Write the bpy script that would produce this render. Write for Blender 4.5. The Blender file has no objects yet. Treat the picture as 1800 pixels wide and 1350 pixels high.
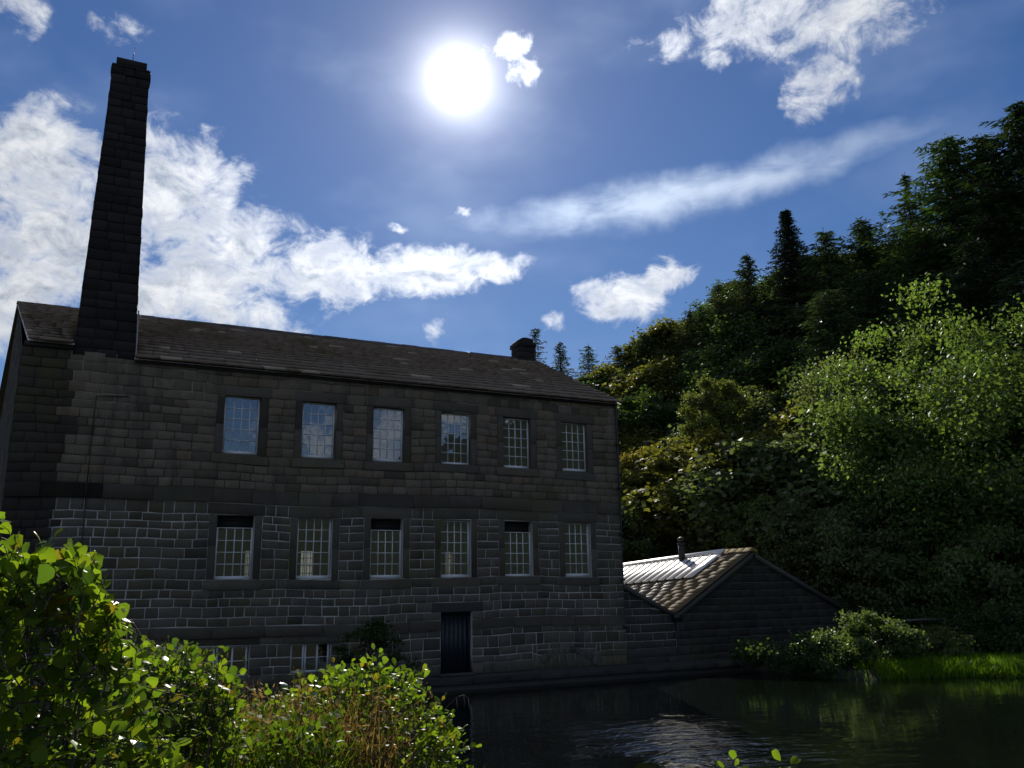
import bpy, math, random
import numpy as np
from mathutils import Vector, Matrix

rng = np.random.default_rng(7)
random.seed(7)
R = math.radians
scene = bpy.context.scene
C = scene.collection

# ------------------------------------------------------------------ camera
CAM_Z = 3.1
TH, YAW, ROLL = R(13.4505), R(26.1692), R(-0.8813)
FW = np.array([math.sin(YAW)*math.cos(TH), math.cos(YAW)*math.cos(TH), math.sin(TH)])
_rt = np.array([math.cos(YAW), -math.sin(YAW), 0.0]); _up = np.cross(_rt, FW)
RT = _rt*math.cos(ROLL) + _up*math.sin(ROLL)
UP = -_rt*math.sin(ROLL) + _up*math.cos(ROLL)
cam_d = bpy.data.cameras.new('camera'); cam_d.sensor_width = 36.0; cam_d.lens = 30.0
cam_d.clip_start = 0.05; cam_d.clip_end = 4000
cam = bpy.data.objects.new('camera', cam_d); C.objects.link(cam)
m = Matrix.Identity(4)
for i in range(3):
    m[i][0] = RT[i]; m[i][1] = UP[i]; m[i][2] = -FW[i]
m[2][3] = CAM_Z
cam.matrix_world = m
scene.camera = cam
CAM = np.array([0, 0, CAM_Z])

def ray(x, y):
    return FW + (x-900)/1500*RT - (y-675)/1500*UP
def at(x, y, dist):
    """world point seen at photo position x, y and standing dist metres away (horizontally)"""
    d = ray(x, y); return CAM + d*(dist/math.hypot(d[0], d[1]))
def px(P):
    P = np.asarray(P, float)-CAM; c = P@FW
    return 900+1500*(P@RT)/c, 675-1500*(P@UP)/c

# ------------------------------------------------------------------ sky, sun, exposure
SUN_AZ, SUN_EL = R(22.45), R(33.07)
SUN = Vector((math.sin(SUN_AZ)*math.cos(SUN_EL), math.cos(SUN_AZ)*math.cos(SUN_EL), math.sin(SUN_EL)))
scene.view_settings.view_transform = 'Standard'
scene.view_settings.look = 'None'
scene.view_settings.exposure = 0.42
scene.view_settings.gamma = 1.0
scene.view_settings.use_curve_mapping = False
scene.cycles.max_bounces = 7
scene.cycles.diffuse_bounces = 3
scene.cycles.glossy_bounces = 3
scene.cycles.transmission_bounces = 4
scene.cycles.transparent_max_bounces = 10
scene.cycles.sample_clamp_indirect = 4.0
scene.cycles.adaptive_threshold = 0.02

sun_d = bpy.data.lights.new('sun', 'SUN'); sun_d.energy = 4.8; sun_d.angle = R(0.53); sun_d.color = (1, 0.93, 0.82)
sun_o = bpy.data.objects.new('sun', sun_d); C.objects.link(sun_o)
sun_o.rotation_euler = SUN.to_track_quat('Z', 'Y').to_euler(); sun_o.location = SUN*60

class NT:
    """small node-tree helper"""
    def __init__(s, tree): s.t = tree; s.n = tree.nodes; s.l = tree.links
    def new(s, typ, ins=None, **kw):
        n = s.n.new(typ)
        for k, v in kw.items(): setattr(n, k, v)
        for k, v in (ins or {}).items(): s.set(n, k, v)
        return n
    def set(s, n, k, v):
        i = n.inputs[k]
        if hasattr(v, 'is_output') or isinstance(v, bpy.types.NodeSocket): s.l.new(v, i)
        else: i.default_value = v
    def math(s, op, a, b=None, c=None, clamp=False):
        n = s.new('ShaderNodeMath', operation=op, use_clamp=clamp); s.set(n, 0, a)
        if b is not None: s.set(n, 1, b)
        if c is not None: s.set(n, 2, c)
        return n.outputs[0]
    def vmath(s, op, a, b=None, scale=None):
        n = s.new('ShaderNodeVectorMath', operation=op); s.set(n, 0, a)
        if b is not None: s.set(n, 1, b)
        if scale is not None: s.set(n, 'Scale', scale)
        return n.outputs['Value'] if op in ('LENGTH', 'DOT_PRODUCT', 'DISTANCE') else n.outputs['Vector']
    def noise(s, vec, scale, detail=5, rough=0.55, dist=0.0, out='Fac'):
        n = s.new('ShaderNodeTexNoise', {'Vector': vec, 'Scale': scale, 'Detail': detail, 'Roughness': rough, 'Distortion': dist})
        return n.outputs[out]
    def ramp(s, v, a, b, lo=0.0, hi=1.0, smooth=True):
        n = s.new('ShaderNodeMapRange', {'Value': v, 'From Min': a, 'From Max': b, 'To Min': lo, 'To Max': hi}, interpolation_type='SMOOTHSTEP' if smooth else 'LINEAR')
        return n.outputs['Result']
    def mix(s, f, a, b, blend='MIX'):
        n = s.new('ShaderNodeMix', data_type='RGBA', blend_type=blend)
        s.set(n, 0, f); s.set(n, 6, a); s.set(n, 7, b)
        return n.outputs[2]
def rgb(*c): return (c[0], c[1], c[2], 1.0)

world = bpy.data.worlds.new('World'); scene.world = world; world.use_nodes = True
world.cycles.sampling_method = 'MANUAL'; world.cycles.sample_map_resolution = 512
w = NT(world.node_tree); w.n.clear()
sky = w.new('ShaderNodeTexSky', sky_type='NISHITA', sun_disc=False, sun_elevation=SUN_EL, sun_rotation=SUN_AZ,
            altitude=150, air_density=1.15, dust_density=0.05, ozone_density=3.0)
tc = w.new('ShaderNodeTexCoord'); D = w.vmath('NORMALIZE', tc.outputs['Generated'])
sep = w.new('ShaderNodeSeparateXYZ', {0: D})
az = w.math('MULTIPLY', w.math('ARCTAN2', sep.outputs[0], sep.outputs[1]), 180/math.pi)
el = w.math('MULTIPLY', w.math('ARCSINE', sep.outputs[2]), 180/math.pi)
AE = w.new('ShaderNodeCombineXYZ', {0: az, 1: el}).outputs[0]
# warp the cloud outlines so that no bank has a drawn edge
wn = w.noise(AE, 0.22, 4, 0.6, out='Color')
wv = w.vmath('MULTIPLY', w.vmath('SUBTRACT', wn, (0.5, 0.5, 0.5)), (5.0, 2.6, 0.0))
AEw = w.vmath('ADD', AE, wv)
BANKS = [(-5.2,24.4,5.4,4.6,1),(2.8,24.6,5.6,4.4,1),(-3.4,19.8,6.8,4.6,1),(6.7,21.5,6.0,4.0,1),(13.8,20.6,6.0,2.8,1),(20.4,20.9,5.2,2.1,1),(25.0,21.3,3.0,1.3,.95),
 (3.4,18.3,9.6,3.0,1),(-5.2,16.5,4.2,3.2,1),(44.7,35.2,6.0,3.0,.72),(50.3,33.4,5.8,2.8,.76),(48.4,30.6,3.2,2.6,.76),(54.5,34.4,6.0,1.9,.72),(38.5,34.5,3.4,1.3,.62),
 (42.3,33.0,2.1,1.0,.72),(26.3,34.9,2.2,1.1,.66),(27.4,33.5,1.5,1.3,.60),(34.2,18.9,4.2,2.1,.98),(36.9,20.1,2.3,1.7,.98),(23.3,24.8,1.0,.6,.60),(20.9,16.9,1.2,1.1,.52),
 (29.0,17.2,1.2,.8,.58),(18.4,23.7,.9,.5,.55),(-7.4,32.4,2.4,1.8,.62),(-1.3,33.2,2.6,1.2,.34)]
mask = None
for (a0, e0, ra, re, wt) in BANKS:
    q = w.vmath('DIVIDE', w.vmath('SUBTRACT', AEw, (a0, e0, 0)), (ra, re, 1))
    g = w.ramp(w.vmath('LENGTH', q), 0.25, 1.25, wt, 0.0)
    mask = g if mask is None else w.math('MAXIMUM', mask, g)
# elsewhere the sky carries the same scattered cumulus
side = w.math('MULTIPLY', w.ramp(w.math('ABSOLUTE', w.math('SUBTRACT', az, 24.0)), 40, 60), w.ramp(w.noise(AE, 0.045, 2, 0.5), 0.44, 0.62, 0.0, 1.0))
mask = w.math('MAXIMUM', mask, side)
n1 = w.noise(w.vmath('MULTIPLY', AE, (1.0, 1.35, 1.0)), 0.34, 8, 0.66, 0.45)
n2 = w.noise(w.vmath('ADD', AE, (40, 9, 0)), 0.9, 6, 0.6, 0.2)
dens = w.math('ADD', w.math('ADD', mask, w.math('MULTIPLY', w.math('SUBTRACT', n1, 0.5), 2.6)), w.math('MULTIPLY', w.math('SUBTRACT', n2, 0.5), 0.55))
alpha = w.ramp(dens, 0.18, 1.12)
alpha = w.math('MULTIPLY', alpha, w.ramp(mask, 0.02, 0.30))
# thin cirrus streak
rq = w.new('ShaderNodeMapping', {'Vector': AEw, 'Location': (38.0, 25.2, 0), 'Rotation': (0, 0, R(5.0)), 'Scale': (23, 1.9, 1)}, vector_type='TEXTURE').outputs[0]
cir = w.ramp(w.vmath('LENGTH', rq), 0.05, 1.0, 1.0, 0.0)
cn = w.noise(w.vmath('MULTIPLY', AE, (0.35, 1.0, 1.0)), 0.5, 6, 0.55, 0.3)
cir = w.math('MULTIPLY', cir, w.ramp(cn, 0.30, 0.68, 0.25, 1.0))
veil = w.math('MULTIPLY', w.ramp(w.noise(w.vmath('MULTIPLY', AE, (0.5, 1.0, 1.0)), 0.13, 4, 0.5), 0.45, 0.75), 0.16)
cir = w.math('MAXIMUM', cir, veil)
# angle to the sun: brighter air and cloud round it, the disc itself burnt out
cosd = w.vmath('DOT_PRODUCT', D, tuple(SUN))
ang = w.math('MULTIPLY', w.math('ARCCOSINE', w.math('MINIMUM', cosd, 1.0)), 180/math.pi)
def expo(k, s): return w.math('MULTIPLY', w.math('EXPONENT', w.math('MULTIPLY', ang, -1.0/k)), s)
glow = w.math('ADD', w.math('ADD', expo(11.0, 0.8), expo(1.2, 29.0)), expo(3.5, 1.2))
skyc = w.new('ShaderNodeHueSaturation', {'Hue': 0.506, 'Saturation': 1.16, 'Value': 0.455, 'Color': w.mix(1.0, sky.outputs[0], rgb(0.86, 0.92, 1.06), 'MULTIPLY')}).outputs[0]
thick = w.math('MULTIPLY', w.ramp(dens, 0.45, 1.3), w.ramp(w.noise(w.vmath('ADD', w.vmath('MULTIPLY', AE, (.8, 1.3, 1)), (11, 70, 0)), 0.40, 7, 0.66, 0.5), 0.34, 0.68))
ccol = w.mix(thick, rgb(6.6, 6.8, 7.1), rgb(2.5, 3.0, 3.9))
ccol = w.vmath('SCALE', ccol, scale=w.math('ADD', 0.74, expo(10.0, 2.2)))
base = w.mix(cir, skyc, w.vmath('SCALE', rgb(4.0, 4.8, 6.1)[:3], scale=w.math('ADD', 0.9, expo(12.0, 1.2))))
allc = w.mix(alpha, base, ccol)
gl = w.vmath('SCALE', (1.0, 0.98, 1.0), scale=glow)
tot = w.vmath('ADD', allc, gl)
bg = w.new('ShaderNodeBackground', {'Color': tot, 'Strength': 0.1})
wo = w.new('ShaderNodeOutputWorld', {'Surface': bg.outputs[0]})

# ------------------------------------------------------------------ mesh helpers
def mesh_np(name, V, F, cols=None, mats=(), smooth=False, mi=None):
    """V (n,3); F list of arrays (k, 3 or 4)"""
    me = bpy.data.meshes.new(name)
    V = np.asarray(V, np.float32)
    if not isinstance(F, (list, tuple)): F = [F]
    F = [np.asarray(f, np.int32) for f in F if len(f)]
    loops = np.concatenate([f.ravel() for f in F])
    sizes = np.concatenate([np.full(len(f), f.shape[1], np.int32) for f in F])
    starts = np.concatenate([[0], np.cumsum(sizes)[:-1]]).astype(np.int32)
    me.vertices.add(len(V)); me.vertices.foreach_set('co', V.ravel())
    me.loops.add(len(loops)); me.loops.foreach_set('vertex_index', loops)
    me.polygons.add(len(sizes)); me.polygons.foreach_set('loop_start', starts); me.polygons.foreach_set('loop_total', sizes)
    if smooth: me.polygons.foreach_set('use_smooth', np.ones(len(sizes), bool))
    if mi is not None: me.polygons.foreach_set('material_index', np.asarray(mi, np.int32))
    me.update(calc_edges=True)
    if cols is not None:
        a = me.color_attributes.new('Col', 'FLOAT_COLOR', 'POINT')
        c = np.ones((len(V), 4), np.float32); c[:, :3] = cols
        a.data.foreach_set('color', c.ravel())
    for mm in mats: me.materials.append(mm)
    return me

WLOC = {}
def link(name, data, parent=None, loc=(0, 0, 0), rot=None, scale=None):
    """loc is in the world; parents here are only ever moved, not turned"""
    o = bpy.data.objects.new(name, data); C.objects.link(o)
    loc = np.asarray(loc, float); p = np.zeros(3)
    if parent is not None:
        o.parent = parent; p = WLOC[parent.name]
    o.location = loc-p; WLOC[o.name] = loc
    if rot is not None: o.rotation_euler = rot
    if scale is not None: o.scale = scale
    return o
def tag(o, label=None, cat=None, group=None, kind=None):
    if label: o['label'] = label
    if cat: o['category'] = cat
    if group: o['group'] = group
    if kind: o['kind'] = kind
    return o
def thing(name, label, cat, loc, group=None):
    return tag(link(name, None, None, loc), label, cat, group)

class MB:
    def __init__(s): s.v = []; s.f4 = []; s.f3 = []; s.c = []; s.n = 0
    def add(s, V, F4=(), F3=(), col=(1, 1, 1)):
        V = np.asarray(V, float).reshape(-1, 3)
        s.v.append(V)
        if len(F4): s.f4.append(np.asarray(F4, int)+s.n)
        if len(F3): s.f3.append(np.asarray(F3, int)+s.n)
        c = np.asarray(col, float)
        s.c.append(np.tile(c, (len(V), 1)) if c.ndim == 1 else c)
        s.n += len(V); return s
    def box(s, x0, x1, y0, y1, z0, z1, col=(1, 1, 1)):
        V = [(x, y, z) for z in (z0, z1) for y in (y0, y1) for x in (x0, x1)]
        return s.add(V, [(0, 2, 3, 1), (4, 5, 7, 6), (0, 1, 5, 4), (2, 6, 7, 3), (0, 4, 6, 2), (1, 3, 7, 5)], col=col)
    def block(s, f, u0, u1, v0, v1, proud, bev=0.012, back=0.06, col=(1, 1, 1), jit=0.006, vl=None, vr=None):
        """pillow-edged stone on a wall: f maps (along, up, out) to the world"""
        j = lambda: random.uniform(-jit, jit)
        vl = v1 if vl is None else vl; vr = v1 if vr is None else vr
        q = [(u0+j(), v0+j()), (u1+j(), v0+j()), (u1+j(), vr+j()), (u0+j(), vl+j())]
        cu, cv = (u0+u1)/2, (v0+(vl+vr)/2)/2
        def sh(p, d): return (p[0]+(d if p[0] < cu else -d), p[1]+(d if p[1] < cv else -d))
        t = [random.uniform(-.35, .35)*proud for _ in range(4)]
        V = [f(a, b, -back) for a, b in q]+[f(a, b, proud-bev) for a, b in q]+[f(*sh(p, bev), proud+t[i]) for i, p in enumerate(q)]
        F = [(8, 9, 10, 11)]
        for i in range(4):
            k = (i+1) % 4; F += [(i, k, 4+k, 4+i), (4+i, 4+k, 8+k, 8+i)]
        return s.add(V, F, col=col)
    def tube(s, pts, radii, n=8, col=(1, 1, 1), cap=True):
        pts = np.asarray(pts, float); k = len(pts); radii = np.broadcast_to(np.asarray(radii, float), (k,))
        d = np.gradient(pts, axis=0); d /= np.linalg.norm(d, axis=1)[:, None]+1e-9
        a = np.array([0, 0, 1.0]) if abs(d[0][2]) < 0.9 else np.array([1.0, 0, 0])
        V = []
        for i in range(k):
            x = np.cross(d[i], a); x /= np.linalg.norm(x)+1e-9; y = np.cross(d[i], x)
            for t in range(n):
                an = 2*math.pi*t/n; V.append(pts[i]+radii[i]*(math.cos(an)*x+math.sin(an)*y))
        F = [(i*n+t, i*n+(t+1) % n, (i+1)*n+(t+1) % n, (i+1)*n+t) for i in range(k-1) for t in range(n)]
        F3 = []
        if cap:
            V += [pts[0], pts[-1]]
            F3 = [(k*n, (t+1) % n, t) for t in range(n)]+[(k*n+1, (k-1)*n+t, (k-1)*n+(t+1) % n) for t in range(n)]
        return s.add(V, F, F3, col=col)
    def build(s, name, mat, parent=None, origin=None, smooth=False):
        V = np.concatenate(s.v); c = np.concatenate(s.c)
        if origin is None: origin = V.mean(0)
        F = []
        if s.f4: F.append(np.concatenate(s.f4))
        if s.f3: F.append(np.concatenate(s.f3))
        me = mesh_np(name, V-np.asarray(origin), F, c, [mat] if not isinstance(mat, (list, tuple)) else mat, smooth)
        return link(name, me, parent, origin)

# ------------------------------------------------------------------ materials
def material(name):
    mt = bpy.data.materials.new(name); mt.use_nodes = True
    t = NT(mt.node_tree); t.n.clear()
    return mt, t
def out(t, sh, disp=None):
    o = t.new('ShaderNodeOutputMaterial'); t.l.new(sh, o.inputs[0])
def bumpn(t, h, strength, dist=0.02):
    return t.new('ShaderNodeBump', {'Height': h, 'Strength': strength, 'Distance': dist}).outputs[0]
def principled(t, col, rough, normal=None, metal=0.0, spec=0.5):
    d = {'Base Color': col, 'Roughness': rough, 'Metallic': metal, 'Specular IOR Level': spec}
    if normal is not None: d['Normal'] = normal
    return t.new('ShaderNodeBsdfPrincipled', d).outputs[0]
def worldpos(t): return t.new('ShaderNodeNewGeometry').outputs['Position']
def col_attr(t): return t.new('ShaderNodeAttribute', attribute_name='Col').outputs['Color']

def mk_stone(name, lichen=0.25, rough=0.9, moss=(0.10, 0.10, 0.03)):
    mt, t = material(name); p = worldpos(t)
    c = col_attr(t)
    n = t.noise(p, 1.7, 6, 0.65); n2 = t.noise(p, 24, 5, 0.7); n3 = t.noise(p, 0.45, 4, 0.55)
    c = t.mix(1.0, c, t.mix(n, rgb(0.62, 0.62, 0.64), rgb(1.38, 1.33, 1.25)), 'MULTIPLY')
    c = t.mix(t.ramp(n2, 0.35, 0.75, 0.0, 0.55), c, rgb(0.045, 0.042, 0.04))
    c = t.mix(t.math('MULTIPLY', t.ramp(n3, 0.52, 0.72), lichen), c, rgb(*moss))
    # rain streaks and soot of its own, drawn out downwards
    st = t.noise(t.vmath('MULTIPLY', p, (1.6, 1.6, 0.22)), 1.3, 5, 0.6)
    c = t.mix(t.ramp(st, 0.50, 0.78, 0.0, 0.45), c, rgb(0.03, 0.028, 0.028))
    h = t.math('ADD', t.noise(p, 38, 6, 0.7), t.math('MULTIPLY', t.noise(p, 9, 4, 0.6), 0.8))
    out(t, principled(t, c, rough, bumpn(t, h, 0.6, 0.018), spec=0.25)); return mt
STONE = mk_stone('weathered_gritstone', 0.42)
SOOT = mk_stone('sooty_chimney_stone', 0.1)

def mk_mortar():
    mt, t = material('lime_mortar'); p = worldpos(t); z = t.new('ShaderNodeSeparateXYZ', {0: p}).outputs[2]
    n = t.noise(p, 0.5, 4, 0.6); n2 = t.noise(p, 14, 4, 0.6)
    up = t.ramp(t.math('ADD', z, t.math('MULTIPLY', t.math('SUBTRACT', n, 0.5), 0.8)), 5.7, 6.1)
    patch = t.ramp(t.noise(t.vmath('ADD', p, (7, 3, 2)), 0.55, 3, 0.5), 0.48, 0.56)
    dark = t.mix(t.math('MULTIPLY', patch, t.ramp(z, 8.2, 8.8)), rgb(0.085, 0.072, 0.055), rgb(0.36, 0.32, 0.25))
    lite = t.mix(t.ramp(n, 0.35, 0.65), rgb(0.42, 0.40, 0.36), rgb(0.60, 0.58, 0.53))
    c = t.mix(up, lite, dark)
    damp = t.ramp(t.math('ADD', z, t.math('MULTIPLY', t.math('SUBTRACT', n, 0.5), 0.9)), 0.35, 1.15)
    c = t.mix(damp, rgb(0.05, 0.052, 0.04), c)
    xx = t.new('ShaderNodeSeparateXYZ', {0: p}).outputs[0]
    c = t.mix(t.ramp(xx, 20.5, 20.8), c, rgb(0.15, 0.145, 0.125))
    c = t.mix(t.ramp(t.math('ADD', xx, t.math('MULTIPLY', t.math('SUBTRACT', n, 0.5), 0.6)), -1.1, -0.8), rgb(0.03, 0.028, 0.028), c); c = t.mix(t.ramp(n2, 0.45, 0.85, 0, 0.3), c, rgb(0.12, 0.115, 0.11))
    out(t, principled(t, c, 0.95, bumpn(t, n2, 0.5))); return mt
MORTAR = mk_mortar()

def mk_slate(name, tint=(1, 1, 1), rough=0.85, moss=0.8):
    mt, t = material(name); p = worldpos(t); c = t.mix(1.0, col_attr(t), rgb(*tint), 'MULTIPLY')
    n = t.noise(p, 2.2, 6, 0.65); n2 = t.noise(p, 30, 4, 0.7); n3 = t.noise(p, 0.6, 5, 0.6)
    c = t.mix(1.0, c, t.mix(n, rgb(0.8, 0.8, 0.8), rgb(1.2, 1.17, 1.14)), 'MULTIPLY')
    c = t.mix(t.math('MULTIPLY', t.ramp(n3, 0.52, 0.70), moss), c, rgb(0.11, 0.085, 0.02))
    c = t.mix(t.ramp(n2, 0.55, 0.85, 0, 0.4), c, rgb(0.30, 0.29, 0.26))
    h = t.math('ADD', n2, t.noise(p, 7, 5, 0.7))
    out(t, principled(t, c, rough, bumpn(t, h, 0.55, 0.02), spec=0.3)); return mt
SLATE = mk_slate('stone_roof_slate', (1.08, 1, .92), 0.50, 0.7)
SLATE2 = mk_slate('brown_stone_slate', (1.1, 1.0, .80), 0.9, 0.5)

def mk_plain(name, col, rough=0.6, metal=0.0, var=0.25, scale=6.0, bump=0.15, spec=0.5):
    mt, t = material(name); p = worldpos(t); n = t.noise(p, scale, 6, 0.65); n2 = t.noise(p, scale*7, 3, 0.6)
    lo = [x*(1-var) for x in col]; hi = [min(1, x*(1+var)) for x in col]
    c = t.mix(n, rgb(*lo), rgb(*hi))
    out(t, principled(t, c, t.ramp(n2, 0.3, 0.7, rough*0.85, min(1, rough*1.15)), bumpn(t, n2, bump, 0.01), metal, spec)); return mt
PAINT = mk_plain('weathered_white_paint', (0.78, 0.80, 0.80), 0.5, var=0.15, scale=3)
DOORM = mk_plain('blue_black_door_paint', (0.018, 0.022, 0.034), 0.45, var=0.4)
IRON = mk_plain('black_iron', (0.016, 0.016, 0.018), 0.5, var=0.5)
DARKWOOD = mk_plain('dark_board', (0.03, 0.026, 0.024), 0.8, var=0.4)
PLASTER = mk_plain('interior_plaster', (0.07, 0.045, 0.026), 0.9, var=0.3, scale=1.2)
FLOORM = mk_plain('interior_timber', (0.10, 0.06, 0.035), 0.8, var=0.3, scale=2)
LEAD = mk_plain('lead_flashing', (0.33, 0.31, 0.30), 0.6, var=0.3)
PANEL = mk_plain('pale_roof_sheet', (0.84, 0.84, 0.84), 0.44, var=0.05, scale=1.5, bump=0.04, spec=0.9)
WETSLATE = mk_slate('smooth_wet_slate', (.9, .88, .9), 0.42, 0.1)
STEEL = mk_plain('dull_flue_steel', (0.022, 0.023, 0.025), 0.6, metal=0.0, var=0.3)
TWOOD = mk_plain('grey_timber', (0.16, 0.15, 0.13), 0.8, var=0.35)

def mk_glass():
    mt, t = material('old_window_glass'); p = worldpos(t)
    nrm = bumpn(t, t.noise(p, 1.6, 2, 0.5), 0.10, 0.05)
    fr = t.new('ShaderNodeFresnel', {'IOR': 1.52, 'Normal': nrm}).outputs[0]
    f = t.math('ADD', t.math('MULTIPLY', fr, 1.8), 0.14, clamp=True)
    g = t.new('ShaderNodeBsdfGlossy', {'Color': rgb(.95, .97, 1), 'Roughness': 0.02, 'Normal': nrm}).outputs[0]
    tr = t.new('ShaderNodeBsdfTransparent', {'Color': rgb(.82, .86, .84)}).outputs[0]
    mx = t.new('ShaderNodeMixShader', {0: f, 1: tr, 2: g}); out(t, mx.outputs[0]); return mt
GLASS = mk_glass()

def mk_leaf(name, trans=0.5, gloss=0.10, grough=0.35, var=0.35, tcol=(1.12, 1.15, 0.50), gain=1.0):
    """thin leaf: reflects, lets light through, slight sheen; each plant its own tone"""
    mt, t = material(name); c = col_attr(t); oi = t.new('ShaderNodeObjectInfo')
    k = t.math('ADD', 1-var/2, t.math('MULTIPLY', oi.outputs['Random'], var))
    c = t.vmath('SCALE', c, scale=t.math('MULTIPLY', k, gain))
    d = t.new('ShaderNodeBsdfDiffuse', {'Color': c}).outputs[0]
    tl = t.new('ShaderNodeBsdfTranslucent', {'Color': t.mix(1.0, c, rgb(*tcol), 'MULTIPLY')}).outputs[0]
    mx = t.new('ShaderNodeMixShader', {0: trans, 1: d, 2: tl}).outputs[0]
    g = t.new('ShaderNodeBsdfGlossy', {'Color': rgb(1, 1, 1), 'Roughness': grough}).outputs[0]
    lw = t.new('ShaderNodeLayerWeight', {'Blend': 0.25}).outputs['Fresnel']
    mx = t.new('ShaderNodeMixShader', {0: t.math('MULTIPLY', lw, gloss*3, clamp=True), 1: mx, 2: g}).outputs[0]
    out(t, mx); return mt
LEAF = mk_leaf('woodland_leaf', 0.48, 0.016, 0.5, gain=1.55)
NEARLEAF = mk_leaf('alder_leaf', 0.62, 0.07, 0.32, 0.0, (1.02, 1.08, 0.5))
NEEDLE = mk_leaf('conifer_needles', 0.25, 0.03, 0.5, 0.4, (1.2, 1.15, 0.6), gain=2.5)
GRASS = mk_leaf('grass_blade', 0.5, 0.02, 0.5, 0.0, (1.25, 1.2, 0.5))
def mk_bark():
    mt, t = material('bark'); p = worldpos(t); n = t.noise(t.vmath('MULTIPLY', p, (5, 5, 1)), 3, 6, 0.7)
    out(t, principled(t, t.mix(n, rgb(0.03, 0.025, 0.02), rgb(0.13, 0.11, 0.085)), 0.9, bumpn(t, n, 0.8, 0.03))); return mt
BARK = mk_bark()
def mk_ground():
    mt, t = material('bank_earth_and_turf'); p = worldpos(t); n = t.noise(p, 0.5, 7, 0.65); n2 = t.noise(p, 6, 6, 0.7)
    c = t.mix(t.ramp(n, 0.4, 0.6), rgb(0.020, 0.028, 0.009), rgb(0.030, 0.025, 0.015))
    c = t.mix(t.ramp(n2, 0.35, 0.75), c, rgb(0.025, 0.026, 0.012))
    c = t.mix(t.ramp(t.new('ShaderNodeSeparateXYZ', {0: p}).outputs[1], -25, -15), t.mix(n2, rgb(.008, .014, .006), rgb(.022, .034, .014)), c)  # unseen hill behind the camera darkened so the window panes mirror a dark tone
    out(t, principled(t, c, 0.95, bumpn(t, n2, 0.9, 0.15))); return mt
GROUND = mk_ground()
def mk_flag():
    mt, t = material('worn_paving'); p = worldpos(t); n = t.noise(p, 1.2, 6, 0.65); n2 = t.noise(p, 18, 5, 0.7)
    c = t.mix(n, rgb(0.022, 0.022, 0.020), rgb(0.06, 0.058, 0.05)); c = t.mix(t.ramp(n2, .5, .8, 0, .5), c, rgb(0.04, 0.05, 0.025))
    out(t, principled(t, c, 0.8, bumpn(t, n2, 0.5))); return mt
FLAG = mk_flag()
def mk_water():
    mt, t = material('dark_pond_water'); p = worldpos(t)
    q = t.new('ShaderNodeMapping', {'Vector': p, 'Rotation': (0, 0, R(34)), 'Scale': (0.45, 1.0, 1.0)}).outputs[0]     # crests lie across the breeze
    h = t.math('ADD', t.noise(q, 1.9, 3, 0.55, 0.3), t.math('MULTIPLY', t.noise(q, 6.0, 3, 0.6, 0.4), 0.35))
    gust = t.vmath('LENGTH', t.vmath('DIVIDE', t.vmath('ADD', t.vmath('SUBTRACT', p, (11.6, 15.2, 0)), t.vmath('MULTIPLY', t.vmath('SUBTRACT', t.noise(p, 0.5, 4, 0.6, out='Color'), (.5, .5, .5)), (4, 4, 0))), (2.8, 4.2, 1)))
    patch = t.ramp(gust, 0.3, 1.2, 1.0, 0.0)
    amp = t.math('ADD', patch, t.ramp(t.noise(p, 0.16, 3, 0.5), 0.35, 0.65, 0.05, 0.13))
    nrm = t.new('ShaderNodeBump', {'Height': t.math('MULTIPLY', h, amp), 'Strength': 1.0, 'Distance': 0.11}).outputs[0]
    d = {'Base Color': rgb(0.004, 0.006, 0.004), 'Roughness': t.math('ADD', 0.03, t.math('MULTIPLY', patch, 0.10)), 'IOR': 1.33, 'Normal': nrm, 'Specular IOR Level': 0.5, 'Coat Weight': patch, 'Coat IOR': 1.6, 'Coat Roughness': 0.05, 'Coat Normal': nrm}  # coat is an extra reflection layer added on the ruffled patch to brighten its glint
    out(t, t.new('ShaderNodeBsdfPrincipled', d).outputs[0]); return mt
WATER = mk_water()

# ------------------------------------------------------------------ ground, pond
POND = np.array([(-40, 12.5), (-14, 12), (-4, 11.2), (1.75, 10.6), (4.2, 8.4), (6.5, 5.5), (10, 2.2), (17, -2), (30, -6), (52, -4), (46, 6), (36, 13.2),
                 (31, 16.8), (28.1, 19.0), (26, 20.6), (23.2, 21.4), (22.6, 23.5), (23.0, 26.3), (-9, 26.3), (-40, 25)], float)
def pond_sd(x, y):
    """signed distance to the pond outline, negative in the water"""
    P = np.stack([x, y], -1); d2 = np.full(x.shape, 1e9); ins = np.zeros(x.shape, bool); n = len(POND)
    for i in range(n):
        a, b = POND[i], POND[(i+1) % n]; e = b-a; wv_ = P-a
        tt = np.clip((wv_@e)/(e@e), 0, 1); q = wv_-tt[..., None]*e; d2 = np.minimum(d2, (q**2).sum(-1))
        c = ((a[1] <= y) & (b[1] > y)) | ((b[1] <= y) & (a[1] > y))
        xi = a[0]+(y-a[1])/(b[1]-a[1]+1e-12)*e[0]
        ins ^= c & (x < xi)
    return np.sqrt(d2)*np.where(ins, -1, 1)
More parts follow.
